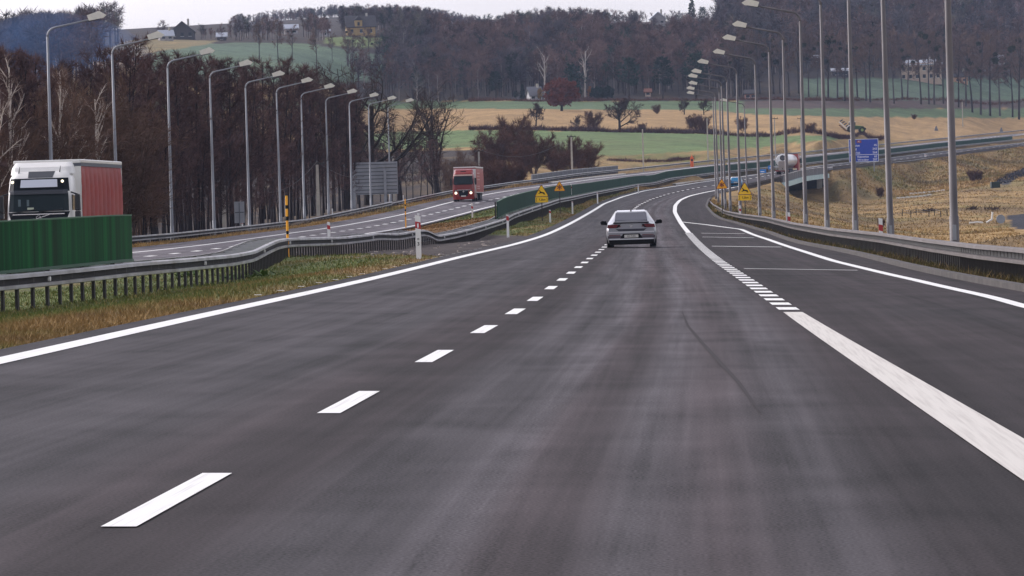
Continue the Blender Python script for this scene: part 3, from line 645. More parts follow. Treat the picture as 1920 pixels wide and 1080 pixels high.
# ------------------------------------------------------------------ green anti-glare screens on the median rail
def stripe_mat(name, c1, c2, c3, sc):
    m = bpy.data.materials.new(name); m.use_nodes = True; t = m.node_tree; b = t.nodes['Principled BSDF']; b.inputs['Roughness'].default_value = .75; b.inputs['Specular IOR Level'].default_value = .12
    uv = t.nodes.new('ShaderNodeUVMap'); uv.uv_map = 'UVMap'; mp = t.nodes.new('ShaderNodeMapping'); mp.inputs['Scale'].default_value = (sc, .02, 1); t.links.new(uv.outputs[0], mp.inputs[0])
    nz = t.nodes.new('ShaderNodeTexNoise'); nz.inputs['Scale'].default_value = 1; nz.inputs['Detail'].default_value = 3; nz.inputs['Roughness'].default_value = .75; t.links.new(mp.outputs[0], nz.inputs[0])
    cr = t.nodes.new('ShaderNodeValToRGB'); e = cr.color_ramp.elements; e[0].position = .36; e[0].color = (*c1, 1); e[1].position = .66; e[1].color = (*c3, 1); x = e.new(.5); x.color = (*c2, 1)
    t.links.new(nz.outputs[0], cr.inputs[0]); t.links.new(cr.outputs[0], b.inputs['Base Color']); return m
M_SCR = stripe_mat('green_slats', (.001, .026, .006), (.002, .062, .018), (.006, .135, .03), .9)
M_SCR2 = stripe_mat('dark_green_slats', (.002, .032, .02), (.003, .042, .025), (.004, .05, .028), .15)
M_NAVY = mat('dark_barrier_panel', (.035, .042, .06), .5, noise=.15, nscale=.5)
def sub_poly(P, y0, y1):
    out = []
    for a, b_ in zip(P[:-1], P[1:]):
        for yy in (y0, y1):
            if a.y <= yy < b_.y: out.append(a.lerp(b_, (yy - a.y) / (b_.y - a.y)))
        if y0 < b_.y < y1: out.append(b_)
    return sorted(out, key=lambda p: p.y)
def wall_mesh(P, base, h0, h1, th, m, name, off=0.0):
    V = []; Q = []; U = []; arc = 0.0
    for i, p in enumerate(P):
        if i: arc += (p - P[i - 1]).length
        t = P[min(i + 1, len(P) - 1)] - P[max(i - 1, 0)]; n = Vector((t.y, -t.x, 0)).normalized(); q = p - base
        for s, z in ((1, h0), (1, h1), (-1, h1), (-1, h0)):
            V.append((q.x + n.x * (off + s * th / 2), q.y + n.y * (off + s * th / 2), q.z + z)); U.append((arc + .3 * s, z))
    for i in range(len(P) - 1):
        for k in range(4): j = i * 4; Q.append((j + k, j + 4 + k, j + 4 + (k + 1) % 4, j + (k + 1) % 4))
    e = (len(P) - 1) * 4; Q += [(0, 1, 2, 3), (e + 3, e + 2, e + 1, e)]
    return np_mesh(name, np.array(V), np.array(Q), m, uv=np.array(U), smooth=False)
def screen(label, P, h, m, foot=True):
    base = P[0].copy(); r = tag(empty('glare_screen', base), label, 'glare screen')
    link('panel', wall_mesh(P, base, .07, h, .06, m, 'panel', -.45), r)
    link('base_rail', wall_mesh(P, base, .0, .07, .12, MATS.get('screen_rail') or mat('screen_rail', (.006, .075, .03), .5), 'base_rail', -.45), r)
    link('cap', wall_mesh(P, base, h, h + .035, .09, MATS.get('screen_cap') or mat('screen_cap', (.01, .10, .035), .5), 'cap', -.45), r)
    pm = MB().bbox(-.03, .03, -.05, .05, -.12, h).mesh('bracket', M_POST)
    for i, (q, a) in enumerate(walk(P, 4.0)):
        if i < 60: t = Vector((math.cos(a), math.sin(a), 0)); n = Vector((t.y, -t.x, 0)); link('bracket', pm, r, q - base - n * .56, a)
    return r
screen('tall green slatted screen on the median rail in front of the white truck', sub_poly(PL, 92, 134.1), 1.13, M_SCR)
def _py_off(P, pts):  # per-point screen height so that its top follows the line seen
    return P
yb0 = [p for p in PL]
screen('dark green screen running along the median rail behind the yellow deer sign', sub_poly(PL, 365, 800), 1.12, M_SCR2)
screen('far dark green screen beside the motorway past the tanker', sub_poly(PL, 800, 1640), 1.05, M_SCR2)
def parapet(label, P, h0, h1, off, m=M_NAVY, cat='parapet', rail=True):
    base = P[0].copy(); r = tag(empty('bridge_parapet', base), label, cat)
    link('panel', wall_mesh(P, base, h0, h1, .10, m, 'panel', off), r)
    if rail: link('handrail', wall_mesh(P, base, h1, h1 + .08, .16, M_STEEL, 'handrail', off), r)
    pm = MB().bbox(-.05, .05, -.09, .09, h0, h1 + .02).mesh('post', M_STEEL)
    for i, (q, a) in enumerate(walk(P, 8.0)): t = Vector((math.cos(a), math.sin(a), 0)); n = Vector((t.y, -t.x, 0)); link('post', pm, r, q - base + n * off, a)
    return r
parapet('dark grey noise barrier behind the outer guardrail of the opposite carriageway', sub_poly(PO, 795, 934), -.75, .55, -1.0)
parapet('long dark barrier panel between the curving carriageways behind the blue car', sub_poly(PL, 800, 925), -.7, .95, -.75, rail=True)
P_ = [Vector(R2W(float(KR(d)) + .55, d, float(zM(d)))) for d in range(906, 1050, 4)]
parapet('dark solid parapet on the bridge under the tanker', P_, -.5, .72, 0.0)
# pale kerbs along both bridges
def bkerb(X, d0, d1, zf): kerb('bridge_kerb', X, d0, d1, zf, .55, .16, M_BKERB, 4.0)
bkerb(lambda d: ML(d) - 1.9, 835, 945, zM); bkerb(lambda d: OO(d) - 2.3, 800, 925, zO)
# ------------------------------------------------------------------ the bridge over the underpass
M_GIRD = mat('pale_teal_girder', (.42, .58, .58), .55, noise=.08, nscale=.5); M_UND = mat('shaded_concrete', (.05, .053, .058), .9, noise=.2, nscale=.6)  # underside concrete darkened in colour to paint the underpass shade
bd = [float(x) for x in range(906, 1050, 4)]
bbase = Vector(R2W(float(KR(980)), 980, float(zM(980)) - 6)); br = tag(empty('bridge', bbase), 'motorway bridge with pale teal edge girder over a dark underpass', 'bridge')
def bwall(nm, X0, X1, z0, z1, m, dlist=bd):
    V = []; Q = []
    for d in dlist:
        for X, z in ((X0(d), z0), (X1(d), z0), (X1(d), z1), (X0(d), z1)): V.append(Vector(R2W(float(X), d, float(zM(d)) + z)) - bbase)
    for i in range(len(dlist) - 1):
        for k in range(4): j = i * 4; Q.append((j + k, j + 4 + k, j + 4 + (k + 1) % 4, j + (k + 1) % 4))
    e = (len(dlist) - 1) * 4; Q += [(0, 1, 2, 3), (e + 3, e + 2, e + 1, e)]
    return link(nm, np_mesh(nm, np.array(V), np.array(Q), m, smooth=False), br)
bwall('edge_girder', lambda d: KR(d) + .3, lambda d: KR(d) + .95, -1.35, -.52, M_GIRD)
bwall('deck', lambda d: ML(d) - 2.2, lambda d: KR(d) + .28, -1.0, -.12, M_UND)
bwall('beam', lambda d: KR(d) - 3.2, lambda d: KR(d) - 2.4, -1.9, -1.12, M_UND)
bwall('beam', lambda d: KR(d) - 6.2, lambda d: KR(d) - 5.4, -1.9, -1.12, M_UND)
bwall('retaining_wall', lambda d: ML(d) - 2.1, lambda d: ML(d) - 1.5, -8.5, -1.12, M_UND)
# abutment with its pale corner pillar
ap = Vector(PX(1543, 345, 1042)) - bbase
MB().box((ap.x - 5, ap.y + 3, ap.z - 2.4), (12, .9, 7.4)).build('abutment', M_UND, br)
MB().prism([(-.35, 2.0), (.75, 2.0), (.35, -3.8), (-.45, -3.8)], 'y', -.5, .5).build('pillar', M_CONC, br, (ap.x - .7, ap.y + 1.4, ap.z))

# ------------------------------------------------------------------ street lamps
ORD = ['first', 'second', 'third', 'fourth', 'fifth', 'sixth', 'seventh', 'eighth', 'ninth', 'tenth', 'eleventh', 'twelfth', 'thirteenth', 'fourteenth', 'fifteenth']
random.seed(12)
def lamp(label, loc, Hh, side, m, group, arm=2.35):
    r = tag(empty('street_lamp', loc), label, 'street lamp', group)
    r.rotation_euler = (random.uniform(-.004, .004), random.uniform(-.004, .004), random.uniform(-.05, .05)); hk = 1.0 if side > 0 else .86; mb = MB()
    mb.tube([(0, 0, -.3), (0, 0, .25), (0, 0, 1.3), (0, 0, 1.301), (0, 0, Hh * .5), (0, 0, Hh - .55)], [.135, .135, .13, .112, .095, .062], 10)
    pl = mb.build('pole', m, r, smooth=True)
    MB().box((0, -.128, .85), (.10, .02, .42)).build('service_door', MATS['sign_back_grey'], pl)
    pts = []
    for i in range(7):
        a = i / 6 * math.radians(78); R_ = .5; pts.append((side * (R_ - R_ * math.cos(a)), 0, Hh - .56 + R_ * math.sin(a)))
    x1, z1 = pts[-1][0], pts[-1][2]; pts.append((side * arm, 0, z1 + (arm - abs(x1)) * math.tan(math.radians(11.5))))
    MB().tube(pts, [.06] * 7 + [.042], 8).build('arm', m, r, smooth=True)
    ex, ez = pts[-1][0], pts[-1][2]; c, s_ = math.cos(math.radians(11.5)), math.sin(math.radians(11.5))
    def T(u, v, z):
        u, v, z = u * hk, v * hk, z * hk; return (ex + side * (u * c - z * s_), v, ez + u * s_ + z * c)
    hd = MB(); hd.loft([[T(u, v * wv, z) for u, z in ((-.05, -.06), (-.10, .26), (.62, .34), (.95, .04), (.75, -.08))] for v, wv in ((-1, .16), (-.6, .2), (.6, .2), (1, .16))])
    ho = hd.build('lamp_head', M_HEAD, r)
    MB().loft([[T(u, v * .12, z) for u, z in ((-.1, -.10), (-.1, -.052), (.60, -.072), (.70, -.06), (.5, -.11))] for v in (-1, 1)]).build('lens', M_DARK, ho)
    return r
LT = [(88,50),(211,85),(313,112),(393,133),(460,152),(519,163),(564,173),(610,182),(654,188),(690,193),(727,197)]
for i, (px, py) in enumerate(LT):
    d = 299 + 36.6 * i; T_ = PX(px, py, d); Xr = W2R(T_[0], T_[1], T_[2] - 12)[0]
    base = R2W(Xr, d, float(ground(Xr, d)[0])); base = (T_[0], T_[1], base[2])
    lamp(f'slim grey street lamp behind the opposite carriageway, {ORD[i]} from the camera in its row', base, T_[2] - base[2], 1, M_POLE, 'street lamps along the forest edge', 2.35)
RT = [(1790,452,150,None),(1670,437,190,None),(1604,430,228,None),(1551,423,262,None),(1499,20,290,1),(1467,58,333,1),(1441,82,362,1),(1416,107,400,1),(1380,125,430,1),(1362,142,474,1),(1353,150,503,1),(1348,163,547,1),(1341,172,588,1),(1337,180,640,1),(1396,193,700,1)]
for i, (px, py, d, top) in enumerate(RT):
    if top: T_ = PX(px, py, d)
    else: B_ = PX(px, py, d); T_ = (B_[0], B_[1], R2W(RX(px, d), d, float(ground(RX(px, d), d)[0]))[2] + 12)
    Xr = W2R(T_[0], T_[1], T_[2] - 12)[0]; bz = R2W(Xr, d, float(ground(Xr, d)[0]))[2]
    lamp(f'weathered grey street lamp behind the slip lane guardrail, {ORD[i]} from the camera in its row', (T_[0], T_[1], bz), T_[2] - bz, -1, M_POLE2, 'street lamps behind the slip lane guardrail', 2.3)

# ------------------------------------------------------------------ lettering
_TXT = {}
def text_mesh(s, size, align='CENTER', m=None):
    k = (s, size, align, m.name)
    if k in _TXT: return _TXT[k]
    cu = bpy.data.curves.new('lettering', 'FONT'); cu.body = s; cu.size = size; cu.align_x = align; cu.align_y = 'CENTER'; cu.extrude = .006; cu.offset = size * .012
    o = bpy.data.objects.new('lettering', cu); COL.objects.link(o); dg = bpy.context.evaluated_depsgraph_get(); dg.update()
    me = bpy.data.meshes.new_from_object(o.evaluated_get(dg)); bpy.data.objects.remove(o); bpy.data.curves.remove(cu)
    me.name = 'lettering'; me.materials.clear(); me.materials.append(m); _TXT[k] = me; return me
def letters(s, size, m, parent, loc, align='CENTER', rz=0.0, rx=90):
    o = link('lettering', text_mesh(s, size, align, m), parent, loc); o.rotation_euler = (math.radians(rx), 0, rz); return o

# ------------------------------------------------------------------ signs
def tri(s):   # rounded triangle of side s, base at z=0
    R_ = s * .06; pts = []
    for (cx, cz, a0) in ((-s/2 + R_*1.73, R_, 150), (s/2 - R_*1.73, R_, 270), (0, s*.866 - 2*R_, 30)):
        for k in range(5): a = math.radians(a0 + k * 30); pts.append((cx + R_ * math.cos(a), cz + R_ * math.sin(a)))
    return pts
DEER = [(.16,.93),(.19,.83),(.23,.79),(.20,.76),(.23,.72),(.30,.70),(.38,.58),(.50,.52),(.66,.49),(.80,.47),(.88,.40),(.90,.28),(.96,.14),(.93,.13),(.83,.26),(.75,.31),(.84,.20),(.82,.15),(.70,.30),(.56,.35),(.44,.36),(.30,.33),(.22,.24),(.19,.26),(.25,.36),(.14,.33),(.10,.28),(.08,.31),(.13,.38),(.28,.44),(.27,.55),(.24,.64),(.15,.64),(.12,.68),(.19,.75),(.16,.80),(.17,.84),(.13,.92)]
def warn(label, px, py_tip, d, kind, side=1.05, plate=None, post_to=None):
    zt = CH - (py_tip - YH) * d / F; X = RX(px, d); g = float(ground(X, d)[0]); loc = R2W(X, d, g); hz = zt - g - side * .866
    r = tag(empty('warning_sign', loc), label, 'road sign')
    MB().tube([(0, .05, -.3), (0, .05, hz + side * .5)], .035, 8).build('post', M_POST, r)
    bd_ = MB().prism(tri(side), 'y', 0, .03).build('border', M_SRED, r, (0, 0, hz))
    fc = MB().prism([(x, z + side * .028) for x, z in tri(side * .89)], 'y', -.006, .0).build('face', M_YEL if kind == 'deer' else M_ORA, r, (0, 0, hz))
    if kind == 'deer':
        k = side * .54; MB().prism([((.5 - x) * -k, z * k) for x, z in DEER], 'y', -.012, -.006).build('symbol', M_BLACKP, r, (side * .0, 0, hz + side * .05))
    else:
        mb = MB(); R_ = side * .20
        for a in (0, 60, 120):
            c, s_ = math.cos(math.radians(a + 30)), math.sin(math.radians(a + 30))
            mb.prism([(R_*c - .035*s_*side, R_*s_ + .035*c*side), (-R_*c - .035*s_*side, -R_*s_ + .035*c*side), (-R_*c + .035*s_*side, -R_*s_ - .035*c*side), (R_*c + .035*s_*side, R_*s_ - .035*c*side)], 'y', -.012 - a * 2e-5, -.006)
            for sg in (1, -1):
                for b_ in (40, -40):
                    ax, az = sg * R_ * .6 * c, sg * R_ * .6 * s_; e = math.radians(a + 30 + b_) + (0 if sg > 0 else math.pi); ex, ez = ax + R_ * .4 * math.cos(e), az + R_ * .4 * math.sin(e); nx, nz_ = -math.sin(e) * .022 * side, math.cos(e) * .022 * side
                    mb.prism([(ax + nx, az + nz_), (ex + nx, ez + nz_), (ex - nx, ez - nz_), (ax - nx, az - nz_)], 'y', -.0125 - a * 2e-5, -.006)
        mb.build('symbol', M_SRED, r, (0, 0, hz + side * .32))
    if plate:
        pw, ph = side * .86, side * .36; q = MB().bbox(-pw / 2, pw / 2, 0, .025, -ph - .02, -.02).build('distance_plate', M_YEL, r, (0, 0, hz))
        for s_ in (-1, 1): MB().bbox(s_ * pw * .42 - .012, s_ * pw * .42 + .012, -.006, 0, -ph * .85, -ph * .2).bbox(s_ * pw * .42 - (.05 if s_ > 0 else -.012), s_ * pw * .42 + (.05 if s_ < 0 else -.012), -.007, 0, -ph * .26, -ph * .2).bbox(s_ * pw * .42 - (.05 if s_ > 0 else -.012), s_ * pw * .42 + (.05 if s_ < 0 else -.012), -.007, 0, -ph * .85, -ph * .79).build('bracket', M_BLACKP, q)
        letters(plate, ph * .52, M_BLACKP, q, (.03, -.004, -ph * .55))
    return r
warn('yellow triangular deer warning sign with distance plate in the grass median', 1017, 345, 396, 'deer', 1.08, '7,2km')
warn('amber triangular snowflake warning sign in the median beside the green screen', 1050.5, 338.5, 452, 'snow', 1.02)
warn('amber triangular snowflake warning sign between the lamp poles at the slip lane', 1355, 334, 452, 'snow', 1.02)
warn('yellow triangular deer warning sign with distance plate behind the slip lane guardrail', 1398, 340.5, 396, 'deer', 1.10, '7,2km')
# big direction sign seen from behind
def sign_back(label, px0, px1, py0, py1, d, legs):
    w_, h_ = (px1 - px0) * d / F, (py1 - py0) * d / F; c = PX((px0 + px1) / 2, py1, d); X = RX((px0 + px1) / 2, d); g = R2W(X, d, float(ground(X, d)[0]))[2]
    r = tag(empty('road_sign', (c[0], c[1], g)), label, 'road sign'); z0 = c[2] - g
    MB().bbox(-w_/2, w_/2, .0, .05, z0, z0 + h_).build('board', M_SBACK, r)
    return r, w_, h_, z0
r, w_, h_, z0 = sign_back('large grey back of a direction sign on two posts by the forest', 646, 746.5, 304, 365, 640, 2)
for k in range(9):
    zz = z0 + h_ * (k + .5) / 9; MB().bbox(-w_/2 + .08, w_/2 - .08, -.06, 0, zz - .03, zz + .03).build('rib_or_shade', M_SBACK if k not in (2, 7) else M_STEEL, r); MB().bbox(-w_/2 + .08, w_/2 - .08, -.035, 0, zz - .13, zz - .03).build('rib_or_shade', M_SBACKD, r)  # thinner dark strips paint the shade under each rib
for x in (663, 721): xx = (x + 1.5 - 696) * 640 / F; MB().bbox(xx - .16, xx + .16, -.42, -.1, -1, z0 + h_ * .76).build('post', M_SBACK, r)
r, w_, h_, z0 = sign_back('small upright grey sign back beside the forest lamp poles', 440, 459, 378, 418, 436, 1)
MB().bbox(-.03, .03, -.05, 0, -1.0, z0 + h_ * .95).build('post', M_SBACKD, r); MB().bbox(-w_/2 + .05, w_/2 - .05, -.03, 0, z0 + h_ * .47, z0 + h_ * .52).build('rib_or_shade', M_SBACKD, r)
# blue distance sign
d = 1135; c = PX(1620, 303.5, d); w_, h_ = 55.5 * d / F, 43 * d / F; X = RX(1620, d); g = R2W(X, d, float(ground(X, d)[0]))[2]; z0 = c[2] - g
r = tag(empty('distance_sign', (c[0], c[1], g), .0), 'large blue motorway distance sign listing five towns, on the embankment', 'road sign')
MB().bbox(-w_/2, w_/2, .0, .08, z0, z0 + h_).build('border', M_SWHITE, r)
MB().bbox(-w_/2 + .1, w_/2 - .1, -.012, .0, z0 + .1, z0 + h_ - .1).build('face', M_BLUE, r)
for xx in (-w_ * .33, w_ * .34): MB().tube([(xx, .2, -1), (xx, .2, z0 + h_ * .9)], .13, 8).build('post', M_POLE, r)
MB().bbox(-w_/2 + .12, w_/2 - .12, -.024, -.012, z0 + h_ * .305, z0 + h_ * .325).build('divider', M_SWHITE, r)
fx = lambda t: (t - .5) * w_; fz = lambda t: z0 + (1 - t) * h_
for nm, num, t in (('Gliwice', '45', .285), ('Łódź', '243', .445), ('Gdańsk', '564', .60), ('Katowice', '65', .775), ('Wrocław', '207', .91)):
    letters(nm, .62, M_SWHITE, r, (fx(.065 if t < .7 else .28), -.014, fz(t)), 'LEFT'); letters(num, .62, M_SWHITE, r, (fx(.95), -.014, fz(t)), 'RIGHT')
pt = MB().bbox(fx(.275), fx(.43), -.03, -.012, fz(.17), fz(.055)).build('route_patch', mat('route_red', (.25, .008, .02), .4), r)
letters('A1', .5, M_SWHITE, pt, ((fx(.275) + fx(.43)) / 2, -.032, fz(.113)))
for lab, px, py, w_, h_, d in (('small pale blue sign with white bar left of the tanker wheels', 1429.5, 321, 14, 7, 900), ('small bright blue sign just above the other one near the tanker', 1445.5, 314, 11, 7, 960)):
    lab = lab.replace('left of', 'beside'); X = RX(px, d); g = R2W(X, d, float(ground(X, d)[0]))[2]; c = PX(px, py, d); W2, H2 = w_ * d / F, h_ * d / F; z0 = c[2] - g
    r = tag(empty('road_sign', (c[0], c[1], g)), lab, 'road sign'); MB().bbox(-W2/2, W2/2, 0, .05, z0 - H2/2, z0 + H2/2).build('board', M_LBLUE, r)
    MB().bbox(-W2 * .25, W2 * .25, -.01, 0, z0 - H2 * .22, z0 - H2 * .02).build('symbol', M_SWHITE, r)
    for xx in (-W2 * .35, W2 * .35): MB().tube([(xx, .09, -1), (xx, .09, z0 + H2 * .4)], .04, 6).build('post', M_POLE, r)
# kilometre plate
d = 470; c = PX(976.5, 369, d); X = RX(976.5, d); g = R2W(X, d, float(ground(X, d)[0]))[2]; z0 = c[2] - g
r = tag(empty('kilometre_sign', (c[0], c[1], g)), 'small white kilometre plate numbered 45 above the green screen', 'road sign')
MB().bbox(-.28, .28, 0, .03, z0, z0 + .29).build('board', M_SWHITE, r); letters('45', .28, M_BLACKP, r, (0, -.004, z0 + .145)); MB().tube([(0, .06, -.3), (0, .06, z0 + .25)], .03, 8).build('post', M_POST, r)

# ------------------------------------------------------------------ delineator posts and snow poles
def delineator(label, loc, h, red=(.62, .86), txt=None, wd=.13, mini=False):
    r = tag(empty('delineator_post', loc), label, 'marker post', 'white marker posts along the road')
    MB().prism([(-wd/2, -.2), (wd/2, -.2), (wd/2, h * .965), (-wd/2 + .02, h), (-wd/2, h)], 'y', -.045, .045).build('body', M_WHITE, r)
    z0_, z1_ = red[0] * h, red[1] * h; MB().prism([(-wd/2 - .004, z0_ + .04), (wd/2 + .004, z0_), (wd/2 + .004, z1_ - .04), (-wd/2 - .004, z1_)], 'y', -.05, .05).build('reflector', M_REDP, r)
    if txt:
        MB().bbox(-.022, .022, -.055, -.05, z0_ + .05, z1_ - .07).build('reflector_strip', M_SWHITE, r)
        letters(txt[0], .07, M_BLACKP, r, (0, -.052, h * .42)); letters(txt[1], .15, M_BLACKP, r, (0, -.052, h * .30))
    return r
def place_del(label, px, py_top, d, h=1.15, **k):
    T_ = PX(px, py_top, d); return delineator(label, (T_[0], T_[1], T_[2] - h), h, **k)
place_del('white marker post numbered 3 with red band standing at the paved median crossing', 783, 403, 166, 1.27, red=(.655, .85), txt=('45', '3'), wd=.16)
place_del('white marker post in the median grass where the dark green screen begins', 951.5, 402, 292, 1.1, red=(.68, .93))
place_del('white marker post just beyond the deer sign in the median grass', 1031, 393, 386, .9, red=(.7, .92))
place_del('white marker post just beyond the snowflake sign in the median grass', 1073, 377.5, 462, .9, red=(.88, .97))
place_del('small white marker post midway along the median curve', 1120, 361, 540, .9, red=(.88, .97))
place_del('distant small white marker post where the median verge narrows', 1196.5, 346, 690, .95, red=(.88, .97))
place_del('white and red marker post on the rail top behind the striped snow pole', 616, 416, 250, .55, red=(.35, .75))
place_del('white marker post with red band behind the crossing, before the lane dashes', 784, 399, 330, .68, red=(.5, .78))
place_del('white marker post with red band in front of the red truck', 885, 380.5, 440, .98, red=(.5, .75))
place_del('white marker post with red band beside the kilometre plate', 963, 364, 480, 1.0, red=(.35, .6))
place_del('small red banded marker post peeking over the green screen near the snowflake sign', 1070.5, 345, 560, .9, red=(.5, .75))
place_del('red and white marker post on the slip lane guardrail between two lamp poles', 1651, 409, 190, .50, red=(.06, .58))
place_del('red and white marker post on the slip lane guardrail below the underpass', 1479, 398, 290, .52, red=(.06, .6))
place_del('red and white marker post at the foot of the deer sign by the guardrail', 1387.5, 385, 400, .5, red=(.1, .55))
place_del('pale marker post on the outer guardrail beside the small grey sign back', 454, 410, 440, .55, red=(.2, .35))
place_del('pale marker post on the outer guardrail among the forest lamps', 623, 391, 560, .52, red=(.3, .4))
place_del('pale marker post on the outer guardrail behind the second snow pole', 756, 366, 690, .7, red=(.3, .4))
place_del('pale marker post on the far embankment rail beyond the distance sign', 1735, 289, 1330, 1.5, red=(.8, .9), wd=.45)
def snow_pole(label, px, py_top, py_bot, d, bands):
    T_ = PX(px, py_top, d); h = (py_bot - py_top) * d / F; r = tag(empty('snow_pole', (T_[0], T_[1], T_[2] - h)), label, 'snow pole', 'yellow and black snow poles')
    rad = .046; z = h; MB().tube([(0, 0, -.3), (0, 0, h)], rad * .97, 10).build('pole', M_ORA, r)
    for a, b_ in bands: MB().tube([(0, 0, h * (1 - b_)), (0, 0, h * (1 - a))], rad, 10).build('band', M_BLACKP, r)
snow_pole('yellow and black striped snow pole at the start of the paved crossing', 537, 367, 481, 193, ((.155, .215), (.34, .41), (.58, .635), (.815, .87)))
snow_pole('smaller yellow and black snow pole beside the opposite carriageway', 759.5, 373, 419, 400, ((.22, .29), (.42, .5), (.66, .72)))
# emergency call post
d = 1035; T_ = PX(1297, 291, d); g = T_[2] - 2.0
r = tag(empty('emergency_phone', (T_[0], T_[1], g)), 'orange emergency phone post beyond the outer guardrail', 'emergency phone')
MB().prism([(-.30, -.5), (.30, -.5), (.30, 1.55), (.18, 1.75), (-.18, 1.75), (-.30, 1.55)], 'y', -.2, .2).build('cabinet', M_ORPOST, r, bevel=.04); MB().tube([(0, 0, 1.75), (0, 0, 2.1)], .07, 8).build('mast', M_ORPOST, r); MB().bbox(-.2, .2, -.215, -.2, .85, 1.25).build('panel', M_DARK, r)

# ------------------------------------------------------------------ concrete utility poles and their cable
UP = [(0,335,330),(249,331,392),(418,336,455),(594.5,307,545),(737,296,720),(897.5,283,800),(1071,256,915),(1204.5,241,1010),(1325.5,221,1100),(1452,222,1190),(1501,222,1230),(1659,205,1600),(1804,190,1700)]
UL = ['beside the white truck', 'in front of the brown brushwood', 'next to the small grey sign back', 'among the forest lamps', 'behind the large grey sign back', 'behind the red truck', 'in front of the rounded brown willow', 'at the edge of the green field', 'beside the cluster of lamp poles', 'left of the tanker', 'past the tanker roof', 'thin one in the stubble field near the tractor', 'pale one in the ploughed field']
tops = []
for i, (px, py, d) in enumerate(UP):
    T_ = PX(px, py, d); Xr = RX(px, d); g = R2W(Xr, d, float(ground(Xr, d)[0]))[2]; h = max(T_[2] - g, 5.0)
    r = tag(empty('utility_pole', (T_[0], T_[1], T_[2] - h)), 'concrete utility pole ' + UL[i].replace('left of', 'just before'), 'utility pole', 'concrete utility poles')
    k = 1.0 if d < 1000 else .8
    MB().loft([[(-a, -a, z), (a, -a, z), (a, a, z), (-a, a, z)] for a, z in ((.20 * k, -1.5), (.13 * k, h - .1))]).build('pole', M_CONC, r)
    ca = MB().box((0, 0, h - .02), (1.5, .12, .12)).build('crossarm', M_POST, r)
    for xx in (-.65, 0, .65): MB().tube([(xx, 0, .04 + h), (xx, 0, h + .28)], [.05, .035], 6).build('insulator', M_POST, ca)
    tops.append(Vector((T_[0], T_[1], T_[2] + .25)))
for i in range(8):
    a, b_ = tops[i], tops[i + 1]
    pts = [a.lerp(b_, t / 12) - Vector((0, 0, 2.2 * (1 - (2 * t / 12 - 1) ** 2))) for t in range(13)]
    if i < 6: tag(MB().tube([p - a for p in pts], .022, 5).build('power_cable', M_POST, None, a), 'sagging power cable strung ' + ['from the pole by the white truck to the brushwood pole', 'across the dark forest edge', 'between the poles among the forest lamps', 'behind the large grey sign back', 'above the red truck', 'over the willow bushes'][i], 'cable', 'power cables')
# ------------------------------------------------------------------ vehicles
M_GLASS = mat('dark_glass', (.012, .022, .026), .12, 0, spec=.16); M_RGLASS = mat('rear_glass', (.035, .035, .055), .10, 0, spec=.25); M_CHROME = mat('chrome', (.75, .75, .77), .18, 1.0)
M_SILV = mat('silver_paint', (.30, .305, .33), .28, .6, coat=.6); M_TAIL = mat('tail_lamp', (.12, .008, .012), .3, spec=.3); M_PLATE = mat('number_plate', (.62, .60, .55), .5)
M_TWHITE = mat('truck_white', (.78, .77, .74), .35, coat=.3, noise=.04, nscale=2); M_TRED = mat('truck_red', (.27, .016, .012), .35, coat=.4, noise=.10, nscale=2); M_CURT = mat('red_curtain', (.30, .038, .032), .6, noise=.18, nscale=1.0, dirt=(.34, .07, .055), spec=.25); M_PALE = mat('pale_red_curtain', (.40, .10, .08), .6, noise=.12, nscale=1.0)
M_TIRE = M_RUBBER; M_GRILLE = mat('black_grille', (.006, .009, .013), .4, spec=.12); M_HUB = mat('wheel_hub', (.16, .16, .17), .45, .6)
M_LAMP = mat('lit_headlamp', (.9, .85, .7), .3, emit=(1.0, .86, .62), estr=1.1)

def rrect(w, y0, y1, r, z, n=5):
    """rounded rectangle in plan, half width w, from y0 to y1"""
    pts = []
    for (cx, cy, a0) in ((w - r, y0 + r, 270), (w - r, y1 - r, 0), (-w + r, y1 - r, 90), (-w + r, y0 + r, 180)):
        for k in range(n): a = math.radians(a0 + 90 * k / (n - 1)); pts.append((cx + r * math.cos(a), cy + r * math.sin(a), z))
    return pts
def wheel(parent, loc, R_, wd, axle='x', name='wheel'):
    w_ = MB().disc((0, 0, 0), R_, axle, wd, 22).build(name, M_TIRE, parent, loc, bevel=.02)
    MB().disc((0, 0, 0), R_ * .6, axle, wd + .03, 18).build('rim', M_HUB, w_); return w_

